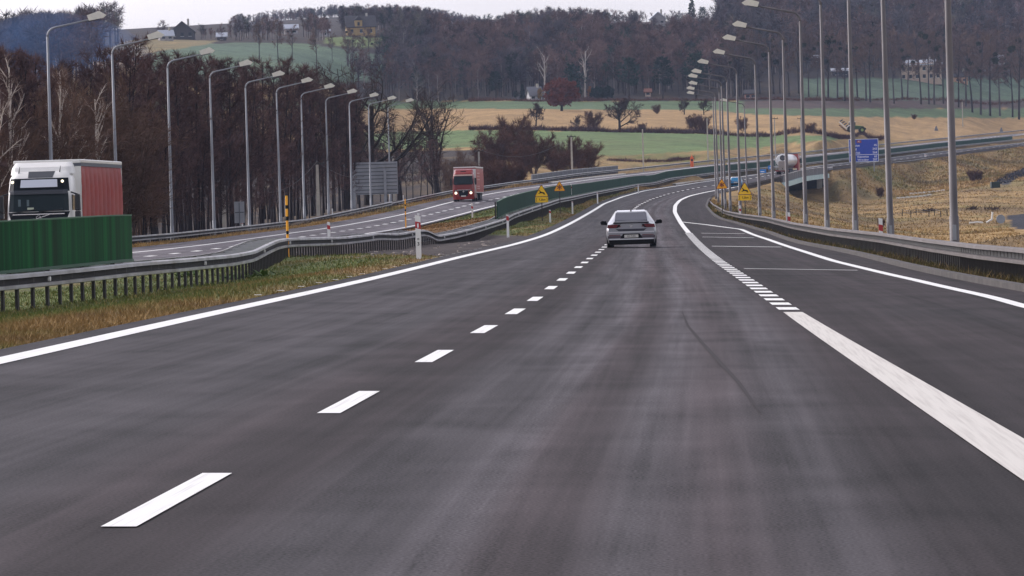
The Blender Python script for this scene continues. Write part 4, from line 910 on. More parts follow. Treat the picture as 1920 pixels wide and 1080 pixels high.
def make_truck(label, loc, yaw, sc, st):
    r = tag(empty('truck', loc, yaw), label, 'truck'); r.scale = (sc, sc, sc); body = st['body']
    SEC = st['sec']         # (z, half width, y of front face)
    zs = [s[0] for s in SEC]
    wf = lambda z: float(np.interp(z, zs, [s[1] for s in SEC])); yf = lambda z: float(np.interp(z, zs, [s[2] for s in SEC])); RC = .32
    def front(x, z):
        w_ = wf(z); e = abs(x) - (w_ - RC); return yf(z) + (RC - math.sqrt(max(0, RC * RC - min(e, RC) ** 2)) if e > 0 else 0)
    def patch(nm, z0, z1, xb, xt, m, off=.012, parent=r, x0b=None, x0t=None, nx=14, nz=5):
        vs = []; x0b = -xb if x0b is None else x0b; x0t = -xt if x0t is None else x0t
        for k in range(nz):
            t = k / (nz - 1); z = z0 + (z1 - z0) * t
            for i in range(nx): u = i / (nx - 1); a, b_ = x0b + (x0t - x0b) * t, xb + (xt - xb) * t; x = a + (b_ - a) * u; vs.append((x, front(x, z) - off, z))
        n = len(vs); vs += [(x, y + off + .02, z) for x, y, z in vs]; fs = []
        for k in range(nz - 1):
            for i in range(nx - 1): j = k * nx + i; fs.append((j, j + 1, j + nx + 1, j + nx)); fs.append((n + j, n + j + nx, n + j + nx + 1, n + j + 1))
        edge = [i for i in range(nx)] + [nx - 1 + k * nx for k in range(1, nz)] + [(nz - 1) * nx + i for i in range(nx - 2, -1, -1)] + [k * nx for k in range(nz - 2, 0, -1)]
        for a, b_ in zip(edge, edge[1:] + edge[:1]): fs.append((a, n + a, n + b_, b_))
        return MB().add(vs, fs).build(nm, m, parent, fix=True)
    cab = MB().loft([rrect(w_, y, 2.25, RC, z) for z, w_, y in SEC]).build('cab', body, r, smooth=False)
    for k in cab.data.polygons: k.use_smooth = len(k.vertices) == 4
    if st['kind'] == 'white':
        patch('visor_panel', 2.80, 3.30, 1.14, 1.08, M_GRILLE, .03); sb = patch('name_board', 2.96, 3.25, .70, .68, mat('pale_board', (.62, .66, .74), .4), .045)
        patch('sun_visor', 2.70, 2.86, 1.08, 1.10, mat('smoked_visor', (.03, .035, .045), .25), .10)
        ws = patch('windscreen', 2.06, 2.74, 1.13, 1.10, M_GLASS, .02)
        # things behind the glass: pale seat covers and papers, seen dimly
        for x, w_, h_ in ((-.72, .10, .38), (-.40, .09, .34)): MB().box((x, front(x, 2.3) - .026, 2.33), (w_, .006, h_)).build('seat_cover', mat('dim_fabric', (.10, .14, .15), .8), ws)
        MB().box((-.30, front(0, 2.1) - .03, 2.17), (.24, .006, .08)).build('paper', mat('pale_paper', (.5, .55, .42), .7), ws)
        for s, a in ((-.6, -8), (.5, -5)): o = MB().box((0, 0, 0), (.9, .03, .03)).build('wiper', M_DARK, ws, (s * .9, front(.4, 2.1) - .05, 2.08)); o.rotation_euler = (0, math.radians(a), 0)
        g = patch('grille', 1.60, 2.04, 1.0, 1.16, M_GRILLE, .03)
        for z, w_ in ((1.955, .98), (1.68, .86)): MB().box((0, front(0, z) - .04, z), (w_ * 2, .03, .035)).build('trim', M_CHROME, g)
        e = MB().ring((0, front(0, 1.81) - .05, 1.81), .085, .016, 'y'); e.build('emblem_ring', M_CHROME, g)
        o = MB().box((0, 0, 0), (.86, .02, .022)).build('emblem_bar', M_CHROME, g, (0, front(0, 1.81) - .045, 1.81)); o.rotation_euler = (0, math.radians(-17), 0)
        patch('bumper', .35, 1.58, 1.18, 1.18, M_TWHITE, .05)
        MB().box((0, .0, 1.5), (1.3, .12, .05)).build('bumper_slot', M_GRILLE, r)
        patch('roof_hatch', 3.32, 3.56, .50, .56, mat('roof_hatch', (.05, .055, .065), .3), .02, x0b=-.42, x0t=-.44)
        MB().loft([rrect(1.17, .95, 2.2, .25, 3.45), rrect(1.14, 1.15, 2.2, .25, 3.72), rrect(1.05, 1.55, 2.2, .2, 3.90)]).build('roof_deflector', body, r)
        for x in (-.82, .72): MB().tube([(x, .75, 3.45), (x + .05, .78, 3.75)], [.03, .008], 6).build('antenna', M_DARK, r)
        for x in (-1.0, .88): MB().disc((x, front(x, 3.2) - .05, 3.17), .055, 'y', .03, 12).build('marker_lamp', M_LAMP, r)
        for s in (-1, 1):
            MB().prism([(.42, 2.08), (1.25, 2.08), (1.25, 2.62), (.55, 2.66)], 'x', s * 1.205 - .02, s * 1.205 + .02).build('side_window', M_GLASS, r)
            m1 = MB().box((s * 1.44, .30, 2.36), (.20, .28, .62), tap=.92).build('mirror', M_DARK, r, bevel=.04); MB().box((s * 1.44, .30, 1.92), (.20, .26, .24)).build('mirror', M_DARK, r, bevel=.04); MB().tube([(s * 1.18, .45, 2.75), (s * 1.44, .32, 2.66)], .03, 6).build('mirror_arm', M_DARK, m1)
    else:
        patch('sun_visor', 2.96, 3.10, 1.08, 1.06, mat('pale_visor', (.62, .45, .38), .4), .08)
        patch('windscreen', 2.0, 2.92, 1.14, 1.06, M_GLASS, .02)
        patch('screen_frame', 1.93, 2.02, 1.18, 1.18, M_GRILLE, .015)
        patch('front_panel', 1.46, 1.90, 1.17, 1.18, mat('dark_truck_red', (.20, .014, .012), .35, coat=.4), .02)
        g = patch('grille', .62, 1.30, .46, .58, M_GRILLE, .035); MB().box((0, front(0, 1.33) - .04, 1.34), (1.45, .04, .08)).build('trim', M_CHROME, g)
        o = MB().box((0, 0, 0), (.17, .03, .17)).build('emblem', M_CHROME, g, (0, front(0, 1.15) - .05, 1.16)); o.rotation_euler = (0, math.radians(45), 0)
        for s in (-1, 1):
            h = patch('headlight', .92, 1.36, s * .86 + .16, s * .86 + .14, M_GRILLE, .03, x0b=s * .86 - .16, x0t=s * .86 - .14, nx=5)
            MB().disc((s * .86, front(s * .86, 1.0) - .06, 1.0), .15, 'y', .05, 16).build('lamp', M_LAMP, h); MB().disc((s * .86, front(s * .86, 1.24) - .06, 1.26), .09, 'y', .05, 12).build('lamp', M_CHROME, h)
            MB().box((s * 1.42, .3, 2.3), (.20, .26, .78), tap=.9).build('mirror', M_DARK, r, bevel=.04)
            MB().prism([(.35, 1.95), (1.3, 1.95), (1.3, 2.7), (.5, 2.7)], 'x', s * 1.215 - .02, s * 1.215 + .02).build('side_window', M_GLASS, r)
        patch('bumper', .28, .60, 1.2, 1.2, st['body'], .04); MB().box((0, front(0, .62) - .06, .64), (.56, .02, .14)).build('number_plate', M_PLATE, r)
        MB().loft([rrect(1.12, .75, 2.2, .25, 3.3), rrect(1.05, 1.1, 2.2, .25, 3.62), rrect(.95, 1.5, 2.2, .2, 3.74)]).build('roof_deflector', body, r)
        MB().bbox(-.32, .32, .55, .8, 3.42, 3.52).build('roof_lamp_bar', M_GRILLE, r)
    # chassis, wheels
    MB().bbox(-.45, .45, 1.2, 15.2, .75, 1.1).build('chassis', M_DARK, r)
    for y in (1.35, 5.0, 10.6, 11.9, 13.2):
        for s in (-1, 1): wheel(r, (s * 1.05, y, .51), .51, .36)
    for s in (-1, 1): MB().bbox(s * 1.15 - .06, s * 1.15 + .06, 2.4, 4.2, .4, .95).build('side_skirt', body if st['kind'] != 'white' else M_TWHITE, r)
    # trailer
    y0, y1, H_ = 2.75, 15.6, 4.0; tr = MB(); W = 1.275
    tr.bbox(-W, W, y0, y0 + .08, 1.12, H_ - .14); tr.bbox(-W, W, y1 - .08, y1, 1.12, H_ - .14); tr.bbox(-W + .03, W - .03, y0 + .08, y1 - .08, 1.0, 1.12)
    tb = tr.build('trailer', M_TWHITE, r)
    MB().bbox(-W - .012, W + .012, y0 - .02, y1 + .02, H_ - .14, H_).build('roof', M_TWHITE, r, bevel=.03)
    MB().bbox(-W - .008, W + .008, y0 - .012, y1, H_ - .26, H_ - .143).build('roof_rail', M_SBACKD if st['kind'] == 'white' else M_TRED, r)
    if st['kind'] == 'white':
        for k in range(9): MB().bbox(-.95 + k * .24, -.87 + k * .24, y0 - .03, y0 - .01, H_ - .30, H_ - .26).build('rivet_plate', M_DARK, tb)
    NY, NZ = 110, 14
    for s in (-1, 1):
        vs = []
        for j in range(NZ + 1):
            z = 1.08 + (H_ - .26 - 1.08) * j / NZ
            for i in range(NY + 1):
                y = y0 + .09 + (y1 - y0 - .18) * i / NY; ph = (y - y0) / 1.28; f = ph - math.floor(ph)
                k = .10 * (abs(math.sin(math.pi * ph)) ** .6) * (1 - abs(2 * j / NZ - 1) ** 4) + .014 * math.sin(9.4 * j / NZ * math.pi + ph * 2) * (1 - f) + .003 * math.sin(y * 5 + j)
                vs.append((s * (W - .03 + k), y, z))
        fs = [(j * (NY + 1) + i, j * (NY + 1) + i + 1, (j + 1) * (NY + 1) + i + 1, (j + 1) * (NY + 1) + i) for j in range(NZ) for i in range(NY)]
        cu = MB().add(vs, fs).build('side_curtain', M_CURT if st['kind'] == 'white' else M_PALE, r, smooth=True)
        if st['kind'] != 'white' and s > 0:
            for z in (3.25, 2.9, 2.55, 1.75, 1.5): MB().bbox(s * (W + .02), s * (W + .06), y0 + 1.2, y0 + 5.5, z - .09, z + .05).build('pale_mark', mat('curtain_mark', (.55, .3, .26), .6), cu)
    return r
def road_yaw(f, d): return -math.atan(float(f(d + 8) - f(d - 8)) / 16)
def on_road(px, d, zf): X = RX(px, d); return R2W(X, d, float(zf(d)) + .006)
WSEC = [(.32, 1.12, .10), (.6, 1.2, .0), (1.6, 1.22, -.02), (2.06, 1.21, .02), (2.8, 1.18, .20), (3.3, 1.14, .42), (3.56, 1.02, .80)]
RSEC = [(.28, 1.14, .08), (.6, 1.23, .0), (1.45, 1.24, .0), (1.95, 1.24, .02), (2.95, 1.16, .16), (3.12, 1.14, .22), (3.42, 1.0, .45)]
make_truck('white truck with black grille and faded red curtain trailer behind the green screen', on_road(75.5, 209, zO), road_yaw(OD, 230) - .012, 1.03, dict(kind='white', body=M_TWHITE, sec=WSEC))
make_truck('red truck with headlights lit and pale topped red trailer, oncoming on the far carriageway', on_road(869.5, 632, zO), road_yaw(OD, 640), 1.02, dict(kind='red', body=M_TRED, sec=RSEC))

def ring_pts(half):     # mirror a half profile (bottom centre -> top centre)
    return [(x, z) for x, z in half] + [(-x, z) for x, z in reversed(half[1:-1])]
def make_car(name, label, loc, yaw, paint, roof, silver=True):
    r = tag(empty(name, loc, yaw), label, 'car')
    def sec(y, zb, wb, wm, z1, z2, ws, zsh, wt, zt):
        h = [(0, zb), (wb, zb), (wm * .985, z1), (wm, (z1 + z2) / 2), (wm * .985, z2), (ws, zsh), (wt, zt - .035), (wt * .8, zt - .006), (0, zt)]
        return [(x, y, z) for x, z in ring_pts(h)]
    S = [sec(-.02, .30, .70, .86, .42, .66, .82, .80, .60, .90), sec(.05, .22, .82, .905, .42, .70, .855, .84, .64, .955), sec(.16, .18, .85, .93, .42, .72, .87, .86, .66, .965),
         sec(.55, .16, .85, .935, .42, .74, .88, .88, .66, .99), sec(1.05, .16, .85, .935, .44, .76, .875, .92, .62, 1.16), sec(1.55, .16, .85, .935, .44, .78, .87, .94, .59, 1.315), sec(2.0, .16, .85, .935, .44, .78, .87, .94, .585, 1.385),
         sec(2.5, .16, .85, .935, .44, .78, .87, .94, .59, 1.40), sec(3.0, .16, .85, .935, .44, .77, .87, .93, .61, 1.30), sec(3.6, .16, .85, .93, .44, .76, .86, .90, .70, .99), sec(4.2, .18, .84, .92, .44, .72, .82, .82, .70, .89), sec(4.7, .22, .78, .85, .45, .62, .74, .72, .6, .76), sec(4.86, .3, .65, .72, .45, .56, .6, .62, .5, .65)]
    b = MB().loft(S).build('body', paint, r)
    b.data.polygons.foreach_set('use_smooth', [True] * len(b.data.polygons)); b.modifiers.new('es', 'EDGE_SPLIT').split_angle = math.radians(28)
    def slab(nm, pts, m, n, th=.012, parent=r):    # plate from 3-d outline, pushed out along n
        n = Vector(n).normalized(); A = [Vector(p) + n * th for p in pts]; B = [Vector(p) - n * .02 for p in pts]; k = len(pts)
        return MB().add(A + B, [tuple(range(k)), tuple(range(2 * k - 1, k - 1, -1))] + [(i, (i + 1) % k, k + (i + 1) % k, k + i) for i in range(k)]).build(nm, m, parent)
    if silver:
        slab('rear_window', [(-.61, .62, 1.005), (.61, .62, 1.005), (.575, 1.40, 1.262), (.545, 1.53, 1.298), (-.545, 1.53, 1.298), (-.575, 1.40, 1.262)], M_RGLASS, (0, -.3, .95), .014)
        slab('roof_panel', [(-.52, 1.64, 1.335), (.52, 1.64, 1.335), (.52, 2.1, 1.392), (-.52, 2.1, 1.392)], roof, (0, -.1, 1), .004)  # paler panel paints the sky's reflection into the roof colour
        MB().tube([(0, 1.75, 1.36), (0, 1.72, 1.425)], [.035, .014], 6).build('antenna', M_DARK, r)
        sp = MB().prism([(-.68, .935), (.68, .935), (.64, .975), (.4, .995), (-.4, .995), (-.64, .975)], 'y', -.045, .30).build('boot_lid', paint, r, bevel=.01)
        MB().bbox(-.66, .66, -.052, -.046, .905, .934).build('spoiler_gap', M_BLACKP, sp)
        for s in (-1, 1):
            t = slab('tail_light', [(s * .865, .0, .865), (s * .46, -.03, .87), (s * .38, -.035, .785), (s * .56, -.03, .74), (s * .895, .0, .74)], M_TAIL, (0, -1, 0), .025)
            MB().box((s * .68, -.055, .815), (.38, .012, .02)).build('light_bar', mat('tail_glow', (.2, .02, .028), .3), t)
            MB().prism([(s * .38, .87), (s * .46, .87), (s * .56, .745), (s * .50, .745)], 'y', -.068, -.05).build('dark_edge', M_BLACKP, t)
            MB().box((s * .62, -.03, .475), (.42, .03, .025)).build('reflector', M_TAIL, r)
            MB().bbox(s * .62 - .26, s * .62 + .26, -.03, .02, .36, .45).build('bumper_inset', mat('road_reflection_silver', (.10, .08, .095), .4, .5), r)  # dark tone paints the road's reflection on the lower bumper
            m1 = MB().loft([[(s * (1.05 + x * k), 2.95 + y_, .93 + z * k) for x, z in ((-.13, -.03), (-.11, -.08), (.10, -.06), (.12, .03), (.06, .085), (-.10, .07))] for y_, k in ((-.06, 1.0), (.12, .7))]).build('mirror', M_BLACKP, r)
            MB().tube([(s * .88, 3.0, .90), (s * .96, 3.0, .905)], .03, 6).build('mirror_arm', M_BLACKP, m1)
        MB().prism([(-.58, .70), (.58, .70), (.46, .615), (-.46, .615)], 'y', -.05, .0).build('boot_recess', mat('recess_shade', (.045, .045, .06), .4, .5), r)  # proud dark block paints the shade of the boot recess
        MB().bbox(-.85, .85, -.04, .02, .565, .60).build('bumper_edge', mat('bright_silver', (.62, .62, .65), .3, .5), r)
        MB().prism([(-.42, .345), (-.31, .52), (.31, .52), (.42, .345)], 'y', -.035, .0).build('plate_surround', M_BLACKP, r)
        p = MB().bbox(-.26, .26, -.052, -.035, .375, .48).build('number_plate', M_PLATE, r); letters('KR 7H82', .085, mat('plate_ink', (.10, .10, .09), .5), p, (0, -.054, .428))
        MB().prism([(-.84, .30), (.84, .30), (.82, .34), (-.82, .34)], 'y', -.045, .02).build('chrome_strip', mat('bright_silver', (.62, .62, .65), .3, .5), r)
        MB().prism([(-.84, .12), (.84, .12), (.84, .295), (-.84, .295)], 'y', -.04, .03).build('diffuser', M_BLACKP, r)
        MB().bbox(-.78, .78, .1, 4.5, .12, .30).build('underbody', M_BLACKP, r)
        em = MB().ring((0, -.045, .805), .058, .010, 'y'); eo = em.build('emblem', M_CHROME, r)
        MB().prism([(-.035, .84), (-.022, .84), (0, .795), (.022, .84), (.035, .84), (.006, .77), (-.006, .77)], 'y', -.052, -.044).build('emblem_mark', M_CHROME, eo)
    else:
        slab('rear_window', [(-.68, .30, 1.02), (.68, .30, 1.02), (.60, .62, 1.42), (-.60, .62, 1.42)], M_GLASS, (0, -.8, .5), .03)
        MB().loft([rrect(.66, .42, 2.9, .2, 1.40), rrect(.60, .55, 2.7, .2, 1.53)]).build('roof_panel', roof, r)
        MB().loft([rrect(.80, .02, 3.3, .12, .90), rrect(.70, .42, 2.9, .15, 1.42)]).build('cabin', paint, r)
        for s in (-1, 1):
            slab('tail_light', [(s * .86, .04, .98), (s * .60, -.02, .96), (s * .60, -.02, .86), (s * .88, .04, .84)], M_TAIL, (0, -1, 0), .03); MB().box((s * 1.03, 2.8, 1.0), (.18, .12, .13)).build('mirror', M_BLACKP, r)
        MB().bbox(-.45, .45, -.04, 0, .86, .90).build('tail_trim', M_CHROME, r); MB().bbox(-.84, .84, -.045, .03, .34, .60).build('bumper', M_BLACKP, r); MB().bbox(-.26, .26, -.055, -.045, .64, .74).build('number_plate', M_PLATE, r)
    for s in (-1, 1):
        for y in (.98, 3.82): wheel(r, (s * .80, y, .33), .33, .24)
    return r
make_car('car', 'silver saloon car driving away in the middle lane, seen from behind', on_road(1184.5, 202, zM), road_yaw(MD, 210), M_SILV, mat('roof_sky_sheen', (.80, .80, .82), .22, .6, coat=.5), True)
make_car('car', 'small bright blue car with white roof behind the warning signs', on_road(1379.5, 800, zM), road_yaw(MD, 805), mat('blue_paint', (.004, .20, .42), .3, coat=.6), mat('white_roof', (.8, .8, .8), .3), False)

# tanker
def make_tanker(loc, yaw):
    r = tag(empty('tanker_truck', loc, yaw), 'white tanker truck with red cab driving away over the bridge', 'truck'); mt = mat('tank_white', (.74, .75, .76), .3, .1, coat=.3)
    rings = []
    for y, k in ((.0, .80), (.06, .94), (.25, 1.0), (11.0, 1.0), (11.25, .92), (11.3, .75)): rings.append([(1.2 * k * math.cos(a), y, 2.55 + 1.14 * k * math.sin(a)) for a in [2 * math.pi * i / 28 for i in range(28)]])
    t = MB().loft(rings).build('tank', mt, r, smooth=True); t.modifiers.new('es', 'EDGE_SPLIT').split_angle = math.radians(40)
    hr = MB().ring((.12, -.03, 3.0), .42, .08, 'y'); h = hr.build('rear_hatch', M_DARK, r); MB().disc((.12, -.01, 3.0), .36, 'y', .06, 20).build('hatch_cover', mat('grey_cover', (.10, .10, .11), .5), h)
    MB().prism([(-.62, .72), (.86, .72), (.86, 2.25), (.70, 2.42), (-.46, 2.42), (-.62, 2.25)], 'y', -.55, .0).build('rear_cabinet', mat('beige_cabinet', (.30, .255, .225), .6, noise=.1, nscale=2), r, bevel=.05)
    MB().box((.12, -.56, 1.05), (.14, .02, .20)).build('latch', M_DARK, r)
    ld = MB()
    for x in (-1.2, -.88): ld.tube([(x, -.1, .9), (x, -.1, 3.6)], .03, 6)
    for k in range(9): ld.tube([(-1.2, -.1, 1.0 + k * .3), (-.88, -.1, 1.0 + k * .3)], .028, 6)
    ld.build('ladder', M_CHROME, r)
    MB().bbox(-1.2, 1.2, -.3, .1, .55, .80).build('bumper', mat('red_bumper', (.25, .03, .025), .5), r); MB().bbox(-.5, .5, 0, 13, .8, 1.35).build('chassis', M_DARK, r)
    for y in (1.4, 2.7, 4.0, 10.2, 13.4):
        for s in (-1, 1): wheel(r, (s * 1.05, y, .5), .5, .36)
    MB().loft([rrect(1.24, 11.9, 14.1, .2, .6), rrect(1.24, 11.9, 14.1, .2, 2.9), rrect(1.18, 12.0, 13.9, .2, 3.75)]).build('cab', M_TRED, r)
    for s in (-1, 1): MB().bbox(s * 1.2 - .06, s * 1.2 + .06, 4.6, 9.5, .55, 1.1).build('side_rail', M_CHROME, r); MB().bbox(s * 1.36 - .1, s * 1.36 + .1, 13.7, 13.95, 2.2, 2.9).build('mirror', M_DARK, r)
    return r
make_tanker(on_road(1467, 985, zM), -.20)

# tractor with raised plough
d = 1440; dh = ghit(1600, 249, 1330) or d; X = RX(1602, dh)
tr = tag(empty('tractor', R2W(X, dh, float(ground(X, dh)[0])), math.radians(3)), 'dark green tractor with a raised reversible plough crossing the stubble field', 'tractor')
M_TG = mat('tractor_green', (.03, .085, .02), .4, coat=.3); M_TL = mat('tractor_lime', (.32, .48, .10), .4)
def twheel(x, R_, wd):
    for s in (-1, 1): w_ = MB().disc((0, 0, 0), R_, 'y', wd, 24).build('wheel', M_TIRE, tr, (x, s * .95, R_), bevel=.05); MB().disc((0, 0, 0), R_ * .5, 'y', wd + .06, 16).build('rim', mat('lime_rim', (.25, .34, .10), .5), w_)
twheel(-.9, 1.0, .65); twheel(2.0, .78, .5)
MB().prism([(.1, 1.0), (2.7, .95), (2.75, 1.55), (2.4, 1.8), (.1, 1.95)], 'y', -.5, .5).build('hood', M_TG, tr, bevel=.06); MB().prism([(.2, 1.96), (1.9, 1.86), (1.9, 1.94), (.2, 2.08)], 'y', -.42, .42).build('hood_top', M_TL, tr)
cb = MB().prism([(-1.5, 1.6), (.1, 1.5), (.25, 2.9), (-1.35, 2.95)], 'y', -.8, .8).build('cab', M_GLASS, tr); MB().bbox(-1.55, .4, -.88, .88, 2.95, 3.1).build('roof', M_TWHITE, tr, bevel=.05)
MB().prism([(-1.9, 1.6), (-1.7, 2.15), (-.9, 2.3), (-.1, 1.9), (-.2, 1.75), (-.9, 2.1), (-1.6, 1.95)], 'y', -1.25, 1.25).build('fender', M_TWHITE, tr)
MB().tube([(.35, .45, 1.9), (.35, .45, 3.0)], .07, 8).build('exhaust', M_DARK, tr); MB().bbox(2.7, 3.15, -.45, .45, .8, 1.35).build('front_weight', M_DARK, tr)
pl = MB().prism([(-1.9, 1.3), (-3.9, 3.2), (-4.15, 3.05), (-2.0, .95)], 'y', -.15, .15).build('plough_beam', M_TWHITE, tr)
for k in range(4):
    t = k / 3; x, z = -2.2 - 1.6 * t, 1.55 + 1.45 * t
    MB().prism([(x + .1, z + .15), (x + .75, z + .55), (x + .62, z + .85), (x - .1, z + .45)], 'y', -.3, .2).build('ploughshare', M_DARK, pl); MB().prism([(x - .1, z - .55), (x + .35, z - .95), (x + .05, z - 1.15), (x - .5, z - .75)], 'y', -.2, .3).build('ploughshare', mat('rusty_steel', (.12, .05, .035), .7), pl)
# two small grey pyramids in the field
for px, py, lab in ((1755.5, 245, 'small grey pyramid marker in the stubble field between lamp poles'), (1877.5, 247.5, 'small grey pyramid marker by the far guardrail at the field edge')):
    dh = ghit(px, py, 1480) or 1650; X = RX(px, dh); tag(MB().loft([[(-.6, -.6, 0), (.6, -.6, 0), (.6, .6, 0), (-.6, .6, 0)], [(-.5, -.5, .35), (.5, -.5, .35), (.5, .5, .35), (-.5, .5, .35)], [(-.1, -.1, 1.5), (.1, -.1, 1.5), (.1, .1, 1.5), (-.1, .1, 1.5)]]).build('field_marker', mat('grey_marker', (.16, .16, .18), .8), None, R2W(X, dh, float(ground(X, dh)[0]))), lab, 'marker')

# ------------------------------------------------------------------ houses on the hill
M_RDARK = mat('dark_roof', (.045, .04, .045), .7, noise=.15, nscale=1); M_RPALE = mat('metal_roof', (.55, .58, .65), .35, .3); M_WIN = mat('window_glass', (.02, .025, .035), .15)
def house(label, px, py, d0, wd, dp, h, ph, wall, roof, rz=0.0, wins=3, floors=1, dormer=False, gable_front=False, chimney=True):
    d = ghit(px, py, d0) or d0; X = RX(px, d); r = tag(empty('house', R2W(X, d, float(ground(X, d)[0])), rz), label, 'house')
    MB().bbox(-wd/2, wd/2, -dp/2, dp/2, -1.5, h).build('wall', wall, r)
    if gable_front: MB().prism([(-wd/2, h), (wd/2, h), (0, h + ph)], 'y', -dp/2 + .02, dp/2 - .02).build('gable', wall, r); pr = [[(-wd/2 - .5, h - .25), (0, h + ph + .1), (0, h + ph - .2), (-wd/2 - .4, h - .5)], [(wd/2 + .5, h - .25), (0, h + ph + .1), (0, h + ph - .2), (wd/2 + .4, h - .5)]]; ax = 'y'; a, b_ = -dp/2 - .5, dp/2 + .5
    else: MB().prism([(-dp/2, h), (dp/2, h), (0, h + ph - .15)], 'x', -wd/2 + .02, wd/2 - .02).build('gable', wall, r); pr = [[(-dp/2 - .5, h - .25), (0, h + ph + .1), (0, h + ph - .2), (-dp/2 - .4, h - .5)], [(dp/2 + .5, h - .25), (0, h + ph + .1), (0, h + ph - .2), (dp/2 + .4, h - .5)]]; ax = 'x'; a, b_ = -wd/2 - .5, wd/2 + .5
    rf = MB(); 
    for p in pr: rf.prism(p, ax, a, b_)
    ro = rf.build('roof', roof, r)
    if chimney: MB().bbox(wd * .2, wd * .2 + .7, -.35, .35, h + ph * .5, h + ph + 1.0).build('chimney', M_CONC, ro)
    for f in range(floors):
        for i in range(wins):
            x = (i + .5) / wins * wd - wd/2; z = (1.0 if h > 2.5 else .5) + f * 2.8
            wn = MB().bbox(x - .55, x + .55, -dp/2 - .04, -dp/2 + .02, z, z + (1.3 if h > 2.5 else .8)).build('window', M_WIN, r); MB().bbox(x - .65, x + .65, -dp/2 - .08, -dp/2 - .041, z - .1, z).build('sill', M_TWHITE, wn)
    if dormer:
        dm = MB().bbox(-wd*.22, wd*.04, -dp/2 - .3, 0, h - .2, h + ph * .62).build('dormer', wall, r); MB().prism([(-wd*.26, h + ph*.55), (-wd*.09, h + ph*.95), (wd*.08, h + ph*.55)], 'y', -dp/2 - .6, 0).build('dormer_roof', roof, dm); MB().bbox(-wd*.13, -wd*.05, -dp/2 - .34, -dp/2 - .28, h + .2, h + 1.5).build('window', M_WIN, dm)
    return r
M_OCHRE = mat('ochre_wall', (.42, .29, .12), .8, noise=.1, nscale=.6); M_GREY = mat('grey_wall', (.34, .32, .32), .85, noise=.15, nscale=.5); M_CREAM = mat('cream_wall', (.52, .40, .31), .85, noise=.12, nscale=.4); M_DKW = mat('dark_wall', (.06, .055, .06), .85)
house('ochre house with large dark roof and dormer above the green lawn', 676, 67, 1850, 10.5, 9, 3.4, 4.0, M_OCHRE, M_RDARK, .1, 3, 1, True)
house('low shed with bright metal roof among trees beside the hilltop field', 546, 64, 1850, 5, 4, 2.4, 1.4, M_GREY, M_RPALE, .1, 2, 1, chimney=False)
house('little flat shed with pale roof at the lawn corner', 609, 68.5, 1800, 3.6, 3, 2.2, .6, M_GREY, M_RPALE, 0, 1, 1, chimney=False)
house('long pale building with orange end on the wooded crest', 850, 40, 2100, 8.5, 6, 2.4, .8, mat('pale_wall', (.5, .45, .42), .8), M_RPALE, 0, 5, 1, chimney=False)
house('big dark gabled farmhouse on the hilltop behind bare trees', 343, 74, 1750, 8.5, 8, 2.8, 3.6, M_DKW, M_RDARK, 0, 3, 1, gable_front=True)
house('white walled outbuilding with snowy pale roof beside the dark farmhouse', 311, 76, 1750, 4.6, 4, 1.8, 1.8, M_GREY, M_RPALE, .25, 2, 1)
house('small shed with bright roof at the edge of the hilltop field', 416, 76, 1750, 3.2, 3, 1.6, 1.2, M_DKW, M_RPALE, 0, 1, 1, chimney=False)
house('grey hill house with pale snowy gable roof below the skyline trees', 1233, 46, 1950, 6, 7, 2.4, 2.6, M_GREY, M_RPALE, .05, 2, 1, gable_front=True)
house('small white cottage with grey roof beside the round russet tree', 1002, 188.5, 1600, 3.8, 4, 1.7, 2.6, mat('white_wall', (.6, .6, .62), .8), mat('grey_roof', (.17, .17, .19), .6), .3, 2, 1)
house('large cream country house with long pale roof seen between tree trunks', 1727, 152, 1850, 15, 10, 6.2, 1.6, M_CREAM, M_RPALE, -.08, 6, 2)
house('smaller peach house beside the large cream one, half hidden by trunks', 1800, 155, 1850, 5, 5, 2.4, 1.8, mat('peach_wall', (.48, .28, .18), .85), M_RDARK, .1, 2, 1)
house('low building with bright strip roof deep in the mistletoe wood', 1520, 118, 1850, 6, 5, 2.2, .6, M_DKW, M_RPALE, 0, 3, 1, chimney=False)
house('low white roofed building behind the trunks near the field edge', 1576, 143, 1830, 6, 5, 2.2, .6, M_DKW, M_RPALE, 0, 2, 1, chimney=False)
house('pale hut at the wood edge behind the hedgerow oak', 1215, 181, 1650, 1.7, 2, 1.7, .8, M_CREAM, mat('rust_roof', (.2, .08, .05), .7), 0, 1, 1, chimney=False)
house('pink walled barn among trunks behind the winter field', 1407, 186, 1650, 3.4, 4, 2.0, 1.0, mat('pink_wall', (.33, .17, .14), .85), M_RDARK, 0, 2, 1, chimney=False)
house('white roofed house deep among the trees at the far end of the wood', 1868, 122, 1900, 5.5, 5, 2.4, 1.6, M_GREY, M_RPALE, .2, 2, 1)
